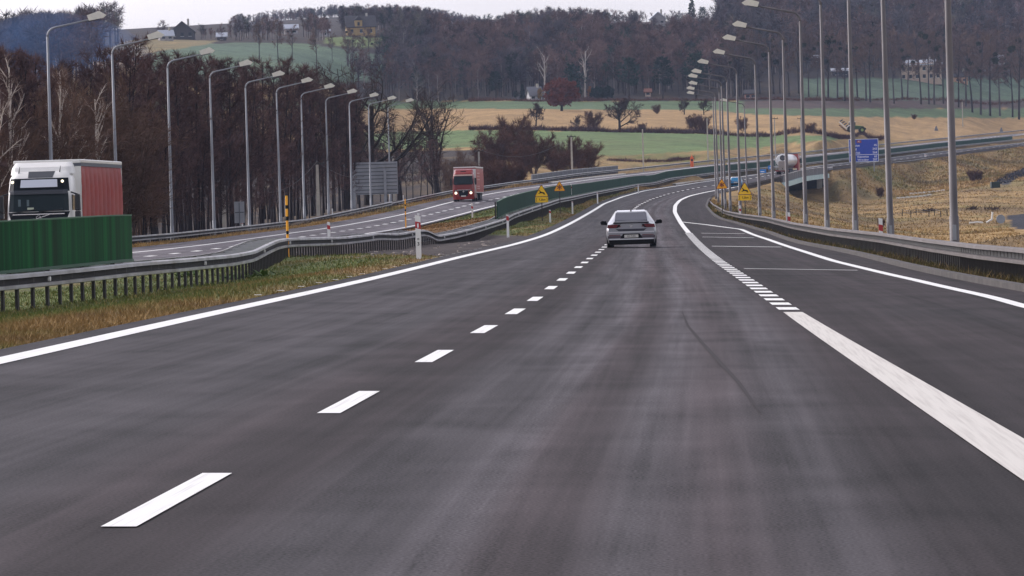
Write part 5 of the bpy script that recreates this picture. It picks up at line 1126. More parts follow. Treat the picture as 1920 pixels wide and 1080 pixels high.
# ------------------------------------------------------------------ trees
rng = random.Random(7)
def rvec(r_): 
    while True:
        v = Vector((r_.uniform(-1, 1), r_.uniform(-1, 1), r_.uniform(-1, 1)))
        if .05 < v.length < 1: return v.normalized()
def twig(mb, p, d, L, w_, r_, mi=0):
    s = d.cross(rvec(r_)); 
    if s.length < 1e-3: return
    s = s.normalized() * w_ * .5; mb.add([p - s, p + s, p + d * L], [(0, 1, 2)], mi)
def grow(tm, cm, p, d, L, rad, lev, S, r_):
    """one limb: a wandering tapered tube that throws side limbs or, at the last level, twigs"""
    st = S[lev]; n = st.get('seg', 3); pts = [p.copy()]; dirs = [d.copy()]; q = p.copy(); dd = d.copy()
    for i in range(n):
        dd = (dd + rvec(r_) * st.get('wob', .15) + Vector((0, 0, st.get('up', 0.0)))).normalized(); q = q + dd * (L / n); pts.append(q.copy()); dirs.append(dd.copy())
    if rad > 0: tm.tube(pts, [rad * (1 - (1 - st.get('tip', .25)) * i / n) for i in range(n + 1)], st.get('sides', 4), cap=False)
    last = lev + 1 >= len(S); k = st['kids']; t0 = st.get('t0', .2)
    for j in range(k):
        t = t0 + (1 - t0) * (j + r_.random()) / k; i = min(n - 1, int(t * n)); f = t * n - i; b = pts[i].lerp(pts[i + 1], f); ax = dirs[i + 1]
        side = ax.cross(rvec(r_)).normalized(); a = math.radians(st.get('ang', 45) * r_.uniform(.7, 1.25)); nd = (ax * math.cos(a) + side * math.sin(a)).normalized()
        nl = st.get('len', .4) * L * r_.uniform(.65, 1.15) * (1 - st.get('taper', .5) * max(0, (t - t0) / (1 - t0 + 1e-6))) if 'abs' not in st else st['abs'] * r_.uniform(.6, 1.25) * (1 - st.get('taper', .5) * (t - t0) / (1 - t0 + 1e-6))
        if last: twig(cm, b, (nd + Vector((0, 0, st.get('tup', .15)))).normalized(), nl, st.get('w', .03) * r_.uniform(.7, 1.3), r_)
        else: grow(tm, cm, b, nd, nl, rad * st.get('rr', .45) * (1 - .5 * t), lev + 1, S, r_)
def bare_tree(name, seed, H, S, rad, mt, mc, stems=1, spread=.0):
    r_ = random.Random(seed); tm, cm = MB(), MB()
    for s in range(stems):
        a = 6.283 * s / max(1, stems) + r_.random(); lean = spread * r_.uniform(.5, 1.2)
        d = Vector((math.cos(a) * lean, math.sin(a) * lean, 1)).normalized(); o = Vector((math.cos(a), math.sin(a), 0)) * (.0 if stems == 1 else .35)
        grow(tm, cm, o + Vector((0, 0, -.4)), d, H * (1 if stems == 1 else r_.uniform(.72, 1.0)), rad, 0, S, r_)
    return tm.mesh(name + '_trunk', mt, True, fix=False), cm.mesh(name + '_crown', mc, False, fix=False)
def bark(name, c, rnd=.25): return mat(name, c, .9, noise=.3, nscale=2.5, objrand=rnd, spec=.2)
B_ALD = bark('dark_bark', (.018, .014, .017)); T_ALD = bark('purple_brown_twigs', (.056, .031, .032), .35)
B_BRN = bark('brown_bark', (.085, .055, .042)); T_BRN = bark('brown_twigs', (.115, .068, .048), .25)
B_BIR = mat('birch_bark', (.66, .58, .50), .8, noise=.25, nscale=3.0, dirt=(.20, .17, .15)); T_BIR = bark('birch_twigs', (.20, .13, .10), .15)
B_OAK = bark('oak_bark', (.030, .023, .021)); T_OAK = bark('oak_twigs', (.055, .034, .030), .25)
T_WIL = bark('willow_twigs', (.11, .052, .036), .2); T_RUS = bark('russet_leaves', (.15, .042, .026), .15); T_HDG = bark('hedge_twigs', (.055, .024, .026), .25)
B_HILL = bark('hill_bark', (.06, .052, .055), .4); T_HILL = bark('hill_twigs', (.082, .068, .074), .4); T_HILW = bark('warm_hill_twigs', (.115, .074, .066), .3); T_MIS = bark('mistletoe_green', (.022, .030, .012), .3)
G_CON = bark('conifer_needles', (.012, .030, .020), .3); B_PALE = mat('dead_bark', (.42, .37, .34), .85, noise=.2, nscale=1)
S_ALD = [dict(seg=7, wob=.05, kids=30, t0=.28, abs=3.0, taper=.55, ang=52, tip=.2, sides=6, rr=.30), dict(seg=3, wob=.18, up=.10, kids=6, t0=.15, len=.42, taper=.4, ang=42, sides=3, rr=.5), dict(seg=2, wob=.2, up=.05, kids=12, t0=.05, abs=.85, taper=.3, ang=48, sides=3, w=.040)]
S_BRN = [dict(seg=5, wob=.14, up=.05, kids=13, t0=.15, abs=2.9, taper=.45, ang=42, tip=.25, sides=4, rr=.45), dict(seg=3, wob=.2, up=.08, kids=6, t0=.1, len=.5, taper=.4, ang=40, sides=3, rr=.5), dict(seg=2, wob=.2, kids=11, t0=.0, abs=.95, taper=.3, ang=42, sides=3, w=.034)]
S_BIR = [dict(seg=7, wob=.06, kids=15, t0=.22, abs=4.6, taper=.6, ang=33, tip=.2, sides=6, rr=.45), dict(seg=4, wob=.12, up=.07, kids=6, t0=.2, len=.45, taper=.4, ang=36, sides=4, rr=.5), dict(seg=2, wob=.2, kids=7, t0=.1, abs=.9, taper=.3, ang=40, sides=3, w=.024)]
S_OAK = [dict(seg=4, wob=.08, kids=10, t0=.22, abs=7.5, taper=.35, ang=58, tip=.35, sides=7, rr=.5), dict(seg=5, wob=.16, up=.12, kids=8, t0=.2, len=.45, taper=.4, ang=45, sides=4, rr=.5), dict(seg=3, wob=.2, up=.05, kids=5, t0=.1, len=.5, taper=.3, ang=42, sides=3, rr=.5), dict(seg=2, wob=.2, kids=5, t0=.0, abs=.9, taper=.2, ang=42, sides=3, w=.045)]
S_WIL = [dict(seg=4, wob=.12, kids=12, t0=.1, abs=2.8, taper=.4, ang=34, tip=.25, sides=4, rr=.45), dict(seg=3, wob=.15, up=.06, kids=7, t0=.1, len=.5, taper=.3, ang=34, sides=3, rr=.5), dict(seg=2, wob=.2, kids=12, t0=.0, abs=1.1, taper=.2, ang=36, sides=3, w=.06)]
S_POP = [dict(seg=6, wob=.04, kids=13, t0=.38, abs=6.2, taper=.5, ang=46, tip=.25, sides=6, rr=.40), dict(seg=4, wob=.16, up=.10, kids=7, t0=.2, len=.45, taper=.35, ang=42, sides=3, rr=.5), dict(seg=2, wob=.2, kids=13, t0=.0, abs=1.7, taper=.2, ang=46, sides=3, w=.10)]
S_DEAD = [dict(seg=5, wob=.06, kids=8, t0=.3, abs=6.0, taper=.5, ang=34, tip=.3, sides=6, rr=.5), dict(seg=3, wob=.14, up=.08, kids=4, t0=.3, len=.45, taper=.3, ang=36, sides=4, rr=.5), dict(seg=2, wob=.2, kids=3, t0=.2, abs=1.2, taper=.2, ang=40, sides=3, w=.06)]
V_ALD = [(bare_tree('alder', 100 + i, 16, S_ALD, .17, B_ALD, T_ALD if i % 2 else bark('red_brown_twigs', (.098, .054, .050), .25)), 16) for i in range(6)]
V_BRN = [(bare_tree('brushwood', 200 + i, 9.5, S_BRN, .085, B_BRN, T_BRN, 5, .22), 9.5) for i in range(4)]
V_BIR = [(bare_tree('birch', 300 + i, 14, S_BIR, .22, B_BIR, T_BIR), 14) for i in range(2)]
V_OAK = [(bare_tree('spreading_tree', 400 + i, 8.5, S_OAK, .42, B_OAK, T_OAK), 14.0) for i in range(3)]
S_OAKF = [dict(x) for x in S_OAK]; S_OAKF[3]['w'] = .15; S_OAKF[3]['kids'] = 8; S_OAKF[3]['abs'] = 1.2
V_OAKF = [(bare_tree('field_tree', 430 + i, 8.5, S_OAKF, .5, B_OAK, T_OAK), 14.0) for i in range(3)]
V_WIL = [(bare_tree('willow', 500 + i, 7.5, S_WIL, .09, B_BRN, T_WIL, 9, .45), 8.5) for i in range(3)]
V_POP = [(bare_tree('poplar', 600 + i, 19, S_POP, .30, B_HILL, bark('pale_brown_twigs', (.135, .088, .072), .2)), 22.5) for i in range(5)]
V_DEAD = [(bare_tree('dead_tree', 700 + i, 13, S_DEAD, .30, B_PALE, T_BIR), 16) for i in range(2)]
def zmax(me): return max(v.co.z for v in me.vertices)
for V_ in (V_ALD, V_BRN, V_BIR, V_OAK, V_OAKF, V_WIL, V_POP, V_DEAD):
    for i_ in range(len(V_)): V_[i_] = (V_[i_][0], zmax(V_[i_][0][1]) * .985)
def plant(name, V, label, cat, group, loc, H=None, rz=None, k=None):
    (tm, cm), h0 = V[rng.randrange(len(V))] if k is None else V[k % len(V)]
    r = tag(empty(name, loc, rng.uniform(0, 6.28) if rz is None else rz), label, cat, group); s = (H / h0) if H else 1.0; f = rng.uniform(.9, 1.12); r.scale = (s * f, s * f, s)
    link('trunk', tm, r); link('crown', cm, r); return r
def at_top(px, ytop, d):
    """ground point under column px at depth d, and the height that reaches row ytop"""
    X = RX(px, d); z = float(ground(X, d)[0]); h = CH - (ytop - YH) * d / F - z; return R2W(X, d, z), h
# ---- the dark wood beside the opposite carriageway
dl_ = lambda px: np.interp(px, [-80, 95, 217, 320, 400, 466, 523, 571, 616, 657, 693, 732, 800], [268, 299, 335, 372, 408, 445, 482, 518, 555, 610, 652, 680, 730])
top_ = lambda px: np.interp(px, [-80,0,60,100,150,190,212,232,262,285,310,345,380,420,470,500,540,570,600,640,665], [78,80,90,108,112,108,80,64,74,98,100,92,98,101,106,104,108,116,130,146,158])
n = 0
for row, (dd0, k) in enumerate(((23, 44), (40, 40), (66, 36))):
    for i in range(k):
        px = -60 + (690 + 60) * (i + rng.random() * .9) / k
        if row == 0 and 60 < px < 262 and rng.random() < .7: continue
        d = float(dl_(px)) + dd0 + rng.uniform(-7, 9); loc, h = at_top(px, top_(px) + rng.uniform(-4, 26 - 5 * row), d)
        plant('alder_tree', V_ALD, 'tall dark bare alder in the dense wood along the motorway', 'tree', 'dark bare alders of the roadside wood', loc, h); n += 1
for i in range(58):
    px = 262 + 400 * (i + rng.random()) / 58; d = float(dl_(px)) + 17 + rng.uniform(-3, 5); loc, h = at_top(px, 400, d); plant('brushwood', V_ALD, 'young dark bare sapling at the front edge of the wood', 'tree', 'dark saplings at the wood edge', loc, rng.uniform(4.5, 9))
for i in range(17):
    px = -40 + 310 * (i + rng.random()) / 17; d = float(dl_(px)) + 21 + rng.uniform(-3, 12); loc, h = at_top(px, np.interp(px, [0, 60, 100, 150, 200, 270], [150, 150, 118, 112, 125, 170]) + rng.uniform(-6, 45), d)
    plant('brushwood', V_BRN, 'light brown many stemmed bare thicket behind the white truck', 'shrub', 'brown thickets at the wood edge', loc, h)
for px, yt, d, k, lab in ((26, 88, 300, 0, 'white barked bare birch rising behind the white truck'), (110, 122, 322, 1, 'slim pale birch in the brown thicket beside the first lamp'), (132, 118, 328, 0, 'pale branched birch between the first two forest lamps'), (190, 150, 345, 1, 'short pale birch beside the second forest lamp'), (-6, 150, 296, 1, 'pale birch at the very edge of the picture by the truck')):
    loc, h = at_top(px, yt, d); plant('birch_tree', V_BIR, lab, 'tree', 'pale birches', loc, h, k=k)
# ---- bare trees and bushes between the wood and the fields
for px, yt, d, k, lab in ((690, 106, 668, 0, 'broad bare tree spreading above the large grey sign back'), (822, 150, 790, 1, 'bare tree with wide arching limbs behind the red truck'), (752, 205, 760, 2, 'dark bare tree beside the last forest lamps'), (648, 118, 640, 2, 'bare tree at the end of the dark wood by the eighth lamp')):
    loc, h = at_top(px, yt, d); plant('spreading_tree', V_OAK, lab, 'tree', None, loc, h, k=k)
for i in range(26):
    px = 660 + 290 * (i + rng.random()) / 26; d = float(np.interp(px, [660, 842, 960], [655, 740, 820])) + rng.uniform(0, 30); loc, h = at_top(px, np.interp(px, [660, 740, 780, 850, 900, 960], [250, 262, 268, 275, 290, 298]) + rng.uniform(-12, 16), d)
    plant('thicket', V_BRN if px > 835 else V_ALD, 'low dark bare thicket behind the outer guardrail near the red truck', 'shrub', 'dark thickets beyond the opposite carriageway', loc, max(h, 2.5))
for px, yt, d, k, lab in ((968, 208, 960, 0, 'tall rounded brown willow behind the guardrail'), (930, 232, 940, 1, 'brown willow leaning over the red truck trailer side'), (1000, 238, 930, 2, 'reddish brown willow bush in the middle of the clump'), (1068, 250, 965, 0, 'dense brown willow bush around a utility pole'), (1102, 258, 975, 1, 'paler brown willow bush at the end of the clump'), (1040, 272, 950, 2, 'low brown willow bush filling the clump'), (905, 268, 920, 1, 'low russet willow behind the kilometre plate'), (985, 268, 925, 0, 'low dark willow in front of the rounded one')):
    loc, h = at_top(px, yt, d); plant('willow', V_WIL, lab, 'shrub', 'brown willows', loc, h, k=k)
for i in range(16):
    px = 884 + 96 * (i + rng.random()) / 16; d = float(np.interp(px, [842, 960], [745, 815])) + rng.uniform(2, 22); loc, h = at_top(px, rng.uniform(290, 318), d); plant('willow', V_WIL, 'low reddish brown scrub between the red truck and the willows', 'shrub', 'reddish scrub beyond the opposite carriageway', loc, max(h, 2.0))
# ---- hedgerow and field trees
def base_hit(px, py, d0): 
    d = ghit(px, py, d0) or 1450; X = RX(px, d); return d, R2W(X, d, float(ground(X, d)[0]))
for px, yb, yt, V, k, nm, lab in ((1163, 246, 178, V_OAKF, 0, 'hedgerow_oak', 'big dark hedgerow oak with low hanging russet boughs'), (1005, 236, 190, V_OAKF, 1, 'bare_tree', 'spreading bare tree in the stubble above the willows'), (1110, 244, 205, V_WIL, 0, 'hedge_tree', 'bushy dark hedgerow tree near the willows'), (1082, 244, 214, V_OAKF, 2, 'bare_tree', 'thin low bare tree beside the bushy hedgerow tree'), (1283, 215, 182, V_OAKF, 2, 'bare_tree', 'dark bare tree at the stubble edge beside the lamp heads'), (1320, 215, 184, V_OAKF, 0, 'bare_tree', 'dark bare tree half behind the cluster of lamp poles'), (1302, 246, 210, V_WIL, 1, 'hedge_tree', 'slender bushy hedgerow tree before the lamp poles'), (1320, 249, 212, V_WIL, 2, 'hedge_tree', 'rounded dark hedgerow tree next to the slender one'), (1232, 214, 194, V_WIL, 0, 'round_bush', 'low umbrella shaped dark tree in the green strip'), (1392, 246, 215, V_WIL, 1, 'hedge_tree', 'dark red bush behind the lamp poles in the stubble'), (1205, 247, 228, V_WIL, 2, 'round_bush', 'dome shaped purple bush on the hedgerow'), (1522, 249, 228, V_WIL, 0, 'round_bush', 'leaning bare bush on the hedge below the stubble'), (1714, 224, 212, V_WIL, 1, 'round_bush', 'small dark bush at the top edge of the stubble field')):
    d, loc = base_hit(px, yb, 1150); plant(nm, V, lab, 'tree' if 'tree' in nm or 'oak' in nm else 'shrub', None, loc, (yb - yt) * d / F, k=k)
# russet leafed round tree
def leaf_tree(name, label, px, yb, yt, wpx, d0, mleaf, nleaf=6500, leaf=.34, cat='tree'):
    d, loc = base_hit(px, yb, d0); H_ = (yb - yt) * d / F; W_ = wpx * d / F / 2; r_ = random.Random(px); r = tag(empty(name, loc), label, cat); tm, cm = MB(), MB()
    grow(tm, MB(), Vector((0, 0, -.4)), Vector((0, 0, 1)), H_ * .55, H_ * .045, 0, [dict(seg=3, wob=.08, kids=9, t0=.35, abs=W_ * .95, taper=.3, ang=55, tip=.4, sides=6, rr=.5), dict(seg=3, wob=.15, up=.1, kids=3, t0=.4, abs=W_ * .4, taper=.3, ang=45, sides=4, rr=.5), dict(seg=2, kids=0, sides=3)], r_)
    cl = [(Vector((r_.uniform(-1, 1) * W_, r_.uniform(-1, 1) * W_, H_ * (.57 + r_.uniform(-.42, .42)))), r_.uniform(.12, .22) * W_) for _ in range(260)]
    cl = [(c, q) for c, q in cl if ((c.x / W_) ** 2 + (c.y / W_) ** 2 + ((c.z - H_ * .56) / (H_ * .42)) ** 2) < .98]
    for i in range(nleaf):
        c, q = cl[r_.randrange(len(cl))]; p = c + rvec(r_) * q * r_.uniform(.4, 1.1); a = rvec(r_); b = a.cross(rvec(r_)).normalized(); s = leaf * r_.uniform(.6, 1.3)
        cm.add([p - a * s, p + b * s * .6, p + a * s, p - b * s * .6], [(0, 1, 2, 3)])
    tm.build('trunk', B_OAK, r, smooth=True, fix=False); cm.build('crown', mleaf, r, fix=False); return r
leaf_tree('russet_oak', 'round russet leafed oak standing alone in the green strip', 1053, 208, 147, 66, 1400, T_RUS)
for px, yb, yt, wpx, lab in ((1122, 188, 163, 34, 'low blue green evergreen bush at the wood edge behind the russet oak'), (1140, 188, 160, 26, 'taller blue green evergreen bush beside the low one')): leaf_tree('evergreen_bush', lab, px, yb, yt, wpx, 1600, G_CON, 2600, .26, 'shrub')
leaf_tree('golden_shrub', 'small golden leafed shrub beside the white cottage', 1013, 189, 164, 11, 1600, bark('golden_leaves', (.26, .15, .045), .1), 900, .2, 'shrub')
leaf_tree('orange_larch', 'thin orange larch among the evergreen bushes', 1106, 186, 160, 9, 1600, bark('orange_needles', (.28, .12, .045), .1), 800, .18)
# conifers
def conifer_mesh(seed, H, Wd, tiers, pine=False):
    r_ = random.Random(seed); tm, cm = MB(), MB(); tm.tube([(0, 0, -.4), (0, 0, H * .5), (0, 0, H * .97)], [H * .02, H * .014, H * .004], 6, cap=False)
    for t in range(tiers):
        u = t / tiers; z = H * ((.12 if not pine else .35) + (.88 if not pine else .62) * u); Lr = Wd * ((1 - u) ** .8 if not pine else (.5 + .6 * math.sin(math.pi * min(1, u + .15)))) * r_.uniform(.75, 1.1)
        for k in range(9 if not pine else 6):
            a = r_.uniform(0, 6.283); d = Vector((math.cos(a), math.sin(a), (-.25 if not pine else .18) + r_.uniform(-.1, .15))).normalized(); tm.tube([(0, 0, z), tuple(Vector((0, 0, z)) + d * Lr)], [H * .005, H * .002], 3, cap=False)
            for j in range(14):
                f = r_.uniform(.2, 1.0); p = Vector((0, 0, z)) + d * Lr * f + rvec(r_) * (.08 * Lr if not pine else .22 * Lr); b = (d + rvec(r_) * .7).normalized(); s = b.cross(rvec(r_)).normalized() * H * .018; L_ = H * .055 * r_.uniform(.7, 1.3); cm.add([p - s, p + s, p + b * L_], [(0, 1, 2)])
    return tm.mesh('conifer_trunk', B_OAK, True, fix=False), cm.mesh('conifer_crown', G_CON, False, fix=False)
V_CON = [(conifer_mesh(800 + i, 12, 2.6, 15), 12) for i in range(2)]; V_PIN = [(conifer_mesh(820 + i, 12, 3.4, 11, True), 12) for i in range(2)]
for px, yb, yt, V, d0, lab in ((1298, 48, -3, V_CON, 1950, 'tall dark spruce breaking the skyline'), (1318, 46, 12, V_PIN, 1950, 'broad dark pine beside the tall skyline spruce'), (980, 189, 156, V_CON, 1600, 'dark spruce beside the white cottage'), (968, 189, 170, V_PIN, 1600, 'low dark pine next to the spruce by the cottage'), (1180, 187, 105, V_PIN, 1640, 'dark pine standing out in the brown hill wood'), (1243, 187, 104, V_PIN, 1640, 'dark pine amid the hill wood above the umbrella shaped tree'), (1078, 187, 118, V_PIN, 1640, 'dark pine above the russet oak'), (1305, 187, 96, V_PIN, 1640, 'dark pine near the tops of the curved lamp arms'), (1085, 190, 158, V_PIN, 1600, 'dark pine at the wood edge just past the russet oak'), (608, 66, 46, V_PIN, 1900, 'dark pine beside the ochre house'), (1480, 72, 20, V_PIN, 1950, 'dark pine on the slope above the mistletoe trees'), (930, 187, 132, V_PIN, 1640, 'small dark pine low on the hill above the willows')):
    d, loc = base_hit(px, yb, d0); plant('conifer', V, lab, 'tree', None, loc, (yb - yt) * d / F)
for px, yb, yt, k, lab in ((1022, 187, 82, 0, 'pale dead forked tree towering above the russet oak'), (1098, 187, 78, 1, 'smaller pale dead forked tree on the hill'), (1902, 62, -12, 0, 'pale forked bare tree at the top of the far wood')):
    d, loc = base_hit(px, yb, 1640); plant('dead_tree', V_DEAD, lab, 'tree', 'pale dead trees', loc, (yb - yt) * d / F, k=k)
# ---- row of tall trees carrying mistletoe
ballm = MB(); r_ = random.Random(5)
for i in range(260):
    p = rvec(r_) * .62 * r_.uniform(.5, 1); a = rvec(r_); s = a.cross(rvec(r_)).normalized() * .11; ballm.add([p - s, p + s, p + a * .5], [(0, 1, 2)])
ball_me = ballm.mesh('mistletoe', T_MIS, False, fix=False)
pxs = [1362 + i * 17.2 + rng.uniform(-6, 6) for i in range(34)]
for i, px in enumerate(pxs):
    d = 1742 + max(0, (px - 1560)) * .38 + rng.uniform(0, 40); loc, h = at_top(px, 50 + rng.uniform(-6, 22), d); h = max(14, h)
    r = plant('mistletoe_tree', V_POP, 'tall bare tree with dark mistletoe balls in the row behind the fields', 'tree', 'mistletoe laden trees behind the fields', loc, h)
    for j in range(rng.randrange(1, 6)):
        a = rng.uniform(0, 6.28); q = rng.uniform(.5, 4.2); s = rng.uniform(.6, 1.5)
        o = link('mistletoe', ball_me, r, (q * math.cos(a), q * math.sin(a), rng.uniform(10.5, 20))); o.scale = (s, s, s)
for i in range(15):
    px = 560 + rng.uniform(-75, 260); d, loc = base_hit(px, rng.uniform(112, 132), 1350); h = rng.uniform(9, 14); r = plant('mistletoe_tree', V_POP, 'slim bare tree with a few mistletoe balls below the hilltop fields', 'tree', 'slim trees below the hilltop fields', loc, h)
    for j in range(rng.randrange(0, 3)): a = rng.uniform(0, 6.28); q = rng.uniform(.5, 3.5); link('mistletoe', ball_me, r, (q * math.cos(a), q * math.sin(a), rng.uniform(11, 20)))
# ---- the wooded hills: coarse trees; the ones one can tell apart are things, the mass is one object
S_HIL = [dict(seg=4, wob=.06, kids=9, t0=.3, abs=5.2, taper=.5, ang=44, tip=.3, sides=4, rr=.4), dict(seg=2, wob=.15, up=.12, kids=7, t0=.15, len=.5, taper=.3, ang=42, sides=3, rr=.5), dict(seg=1, wob=.2, kids=4, t0=.0, abs=2.3, taper=.2, ang=48, sides=3, w=.22)]
def coarse(seed):
    r_ = random.Random(seed); tm, cm = MB(), MB(); grow(tm, cm, Vector((0, 0, -.5)), Vector((0, 0, 1)), 14, .24, 0, S_HIL, r_); return tm, cm
COARSE = [coarse(900 + i) for i in range(5)]
def coarse_np(tm, cm):
    V = np.array(tm.v + cm.v); T = []
    for f in tm.f: T += [(f[0], f[1], f[2]), (f[0], f[2], f[3])] if len(f) == 4 else [f]
    n = len(tm.v); T += [tuple(i + n for i in f) for f in cm.f]; return V, np.array(T), n
CN = [coarse_np(*c) for c in COARSE]; HC = 17.5
HB = [MB().add(*(lambda t, c: (t.v + c.v, t.f + [tuple(i + len(t.v) for i in f) for f in c.f]))(t, c)) for t, c in COARSE]
for (t, c), m_ in zip(COARSE, HB): m_.m = [0] * len(t.f) + [1] * len(c.f)
HME = [m_.mesh('hill_tree', [B_HILL, T_HILL], False, fix=False) for m_ in HB]
HMEW = [m_.mesh('hill_tree', [B_HILL, T_HILW], False, fix=False) for m_ in HB]
SKY = ([0,40,60,90,130,180,215,250,275,300,330,400,430,445,470,500,560,640,730,800,850,870,900,960,1040,1100,1180,1280,1330,1345,1352,1500,1930], [22,14,8,14,12,2,-5,8,22,38,46,47,42,26,32,26,18,12,12,16,24,34,31,21,14,18,22,22,28,30,-20,-60,-60])
sky_ = lambda px: np.interp(px, *SKY)
def scatter(n, pxr, dr, Hr, keep, seed):
    r_ = np.random.RandomState(seed); px = r_.uniform(*pxr, n); d = r_.uniform(*dr, n); X = RX(px, d); Z = ground(X, d); py = YH + (CH - Z) * F / d; ok = keep(px, py, d); px, d, X, Z, py = [a[ok] for a in (px, d, X, Z, py)]
    H_ = r_.uniform(*Hr, len(px)); mx = (py - sky_(px) + np.where(r_.rand(len(px)) < .3, r_.uniform(-8, 9, len(px)), r_.uniform(-26, 2, len(px)))) * d / F; H_ = np.minimum(H_, mx); ok = H_ > 3.5; return px[ok], d[ok], X[ok], Z[ok], py[ok], H_[ok]
def free(px, py, d):
    """where the hills are wooded: not on fields, lawns, clearing"""
    bad = inpoly(px, py, [(180,112),(250,72),(300,72),(410,75),(560,77),(610,68),(780,68),(800,78),(730,110),(720,155),(180,170)]) | inpoly(px, py, [(1135,95),(1145,64),(1275,62),(1280,84),(1240,94)]) | ((px > 1530) & (py > 146))
    for hx, hy, hw in ((676, 67, 34), (546, 64, 22), (850, 40, 34), (1233, 46, 26), (1727, 152, 55), (1002, 188, 16)): bad |= (abs(px - hx) < hw) & (py > hy - 3) & (py < hy + 34)
    return ~bad
sets = []
sets.append(scatter(900, (620, 1420), (1742, 1960), (11, 17), free, 1))          # foot of the centre hill
sets.append(scatter(1500, (640, 1420), (1960, 2330), (12, 19), free, 2))
sets.append(scatter(900, (1330, 1960), (1880, 2600), (17, 23), free, 3))         # behind the mistletoe row
sets.append(scatter(260, (-60, 290), (1240, 1420), (15, 20), lambda px, py, d: free(px, py, d) & (px < 275 - (d - 1240) * .1), 4))
sets.append(scatter(170, (300, 620), (1905, 2050), (7, 11), lambda px, py, d: (py < 77) & (abs(px - 343) > 34) & (abs(px - 546) > 18), 5))
sets.append(scatter(1300, (430, 900), (3050, 3420), (15, 20), lambda px, py, d: px > 0, 6))
sets.append(scatter(120, (-60, 290), (1700, 1900), (14, 18), free, 8))
allp = [np.concatenate([s[i] for s in sets]) for i in range(6)]
rs = np.random.RandomState(3); order = np.argsort(allp[1] / np.maximum(allp[5], 1)); N_IND = 255
warm_ = (vnoise(allp[0] / 60.0, allp[1] / 90.0, 77) + .25 * rs.rand(len(allp[0])) + .35 * ((allp[0] > 1080) & (allp[0] < 1345) & (allp[4] > 100))) > .62
Vs = []; Ts = []; Cs = []; nv = 0; gname = 'bare trees of the wooded hills'
for rank, i in enumerate(order):
    k = rs.randint(5); s = allp[5][i] / HC; sx = s * rs.uniform(.85, 1.25); a = rs.uniform(0, 6.283); loc = R2W(allp[2][i], allp[1][i], allp[4][i] * 0 + allp[3][i])
    if rank < N_IND:
        o = tag(link('hill_tree', (HMEW if warm_[i] else HME)[k], None, loc, a), 'grey brown bare tree in the wooded hillside beyond the fields', 'tree', gname); o.scale = (sx, sx, s)
    else:
        V, T, nt_ = CN[k]; c_, s_ = math.cos(a), math.sin(a); P = np.column_stack([(V[:, 0] * c_ - V[:, 1] * s_) * sx + loc[0], (V[:, 0] * s_ + V[:, 1] * c_) * sx + loc[1], V[:, 2] * s + loc[2]])
        col = np.empty((len(V), 3)); v_ = rs.uniform(.5, 1.6); pale = rs.rand() < .16
        col[:nt_] = (np.array((.26, .22, .21)) if pale else np.array((.055, .045, .048))) * v_
        hue = rs.rand(); col[nt_:] = (np.array((.12, .074, .066)) if warm_[i] else np.array((.082, .068, .076)) if hue < .55 else np.array((.10, .070, .074)) if hue < .8 else np.array((.095, .085, .070))) * v_
        if rs.rand() < .08: col[nt_:] = np.array((.02, .035, .026)) * v_
        Vs.append(P); Ts.append(T + nv); Cs.append(col); nv += len(V)
hm = vcol_mat('hill_wood', .95, ((.08, .15),), spec=.1)
tag(link('hill_wood', np_mesh('hill_wood', np.vstack(Vs), np.vstack(Ts), hm, np.vstack(Cs), smooth=False)), 'far grey brown bare woodland covering the hills', 'woodland', None, 'stuff')
print('TREES', n, len(order), nv)
# ---- hedges: dark low scrub below the stubble, along the field tops and on the verge
def scrub(name, label, pts, hpx, n, m, seed, wd=6.0, tw=.10):
    r_ = random.Random(seed); mb = MB(); L = len(pts) - 1; o0 = None
    for i in range(n):
        t = r_.random() * L; a = int(t); f = t - a; px = pts[a][0] + (pts[a+1][0] - pts[a][0]) * f; py = pts[a][1] + (pts[a+1][1] - pts[a][1]) * f; d = pts[a][2] + (pts[a+1][2] - pts[a][2]) * f + r_.uniform(-wd, wd)
        X = RX(px, d); k = .45 + .75 * vnoise(np.array([px / 23.0]), np.array([seed * 1.0]), seed)[0]; H_ = hpx * d / F * k * r_.uniform(.3, 1.0); mb._q = getattr(mb, '_q', []) ; mb._q.append((X, d, H_))
    q = np.array(mb._q); Z = ground(q[:, 0], q[:, 1])
    for (X, d, H_), z in zip(mb._q, Z):
        p = Vector(R2W(X, d, z)); o0 = o0 or p.copy()
        for j in range(3): twig(mb, p - o0 + Vector((r_.uniform(-.4, .4), r_.uniform(-.4, .4), r_.random() * H_ * .4 - .1)), (Vector((0, 0, 1)) + rvec(r_) * .8).normalized(), H_ * r_.uniform(.5, .9), tw * r_.uniform(.8, 1.6), r_)
    return tag(mb.build(name, m, None, o0, fix=False), label, 'hedge')
def hp(L, d0): return [(x, y, (ghit(x, y, d0) or 1400)) for x, y in L]
scrub('hedge', 'long dark purple scrub hedge between green field and stubble', hp([(880,243.5),(960,244),(1040,245),(1120,246.5),(1200,248),(1280,249.5),(1340,251),(1440,255),(1560,257),(1600,258),(1660,259)], 1150), 15, 5200, T_HDG, 21, 5, .11)
scrub('hedge', 'low tan and russet scrub strip between the field tops and the woods', hp([(880,190),(1000,190.5),(1100,189),(1200,189),(1340,189),(1500,188.5),(1600,188.5),(1750,188),(1930,188.5)], 1500), 11, 4200, bark('russet_scrub', (.13, .06, .045), .2), 22, 5, .13)
scrub('hedge', 'dark low scrub on the verge behind the outer guardrail and phone post', hp([(1140,301),(1200,303),(1260,301),(1300,297)], 900), 11, 900, T_HDG, 23, 4, .08)
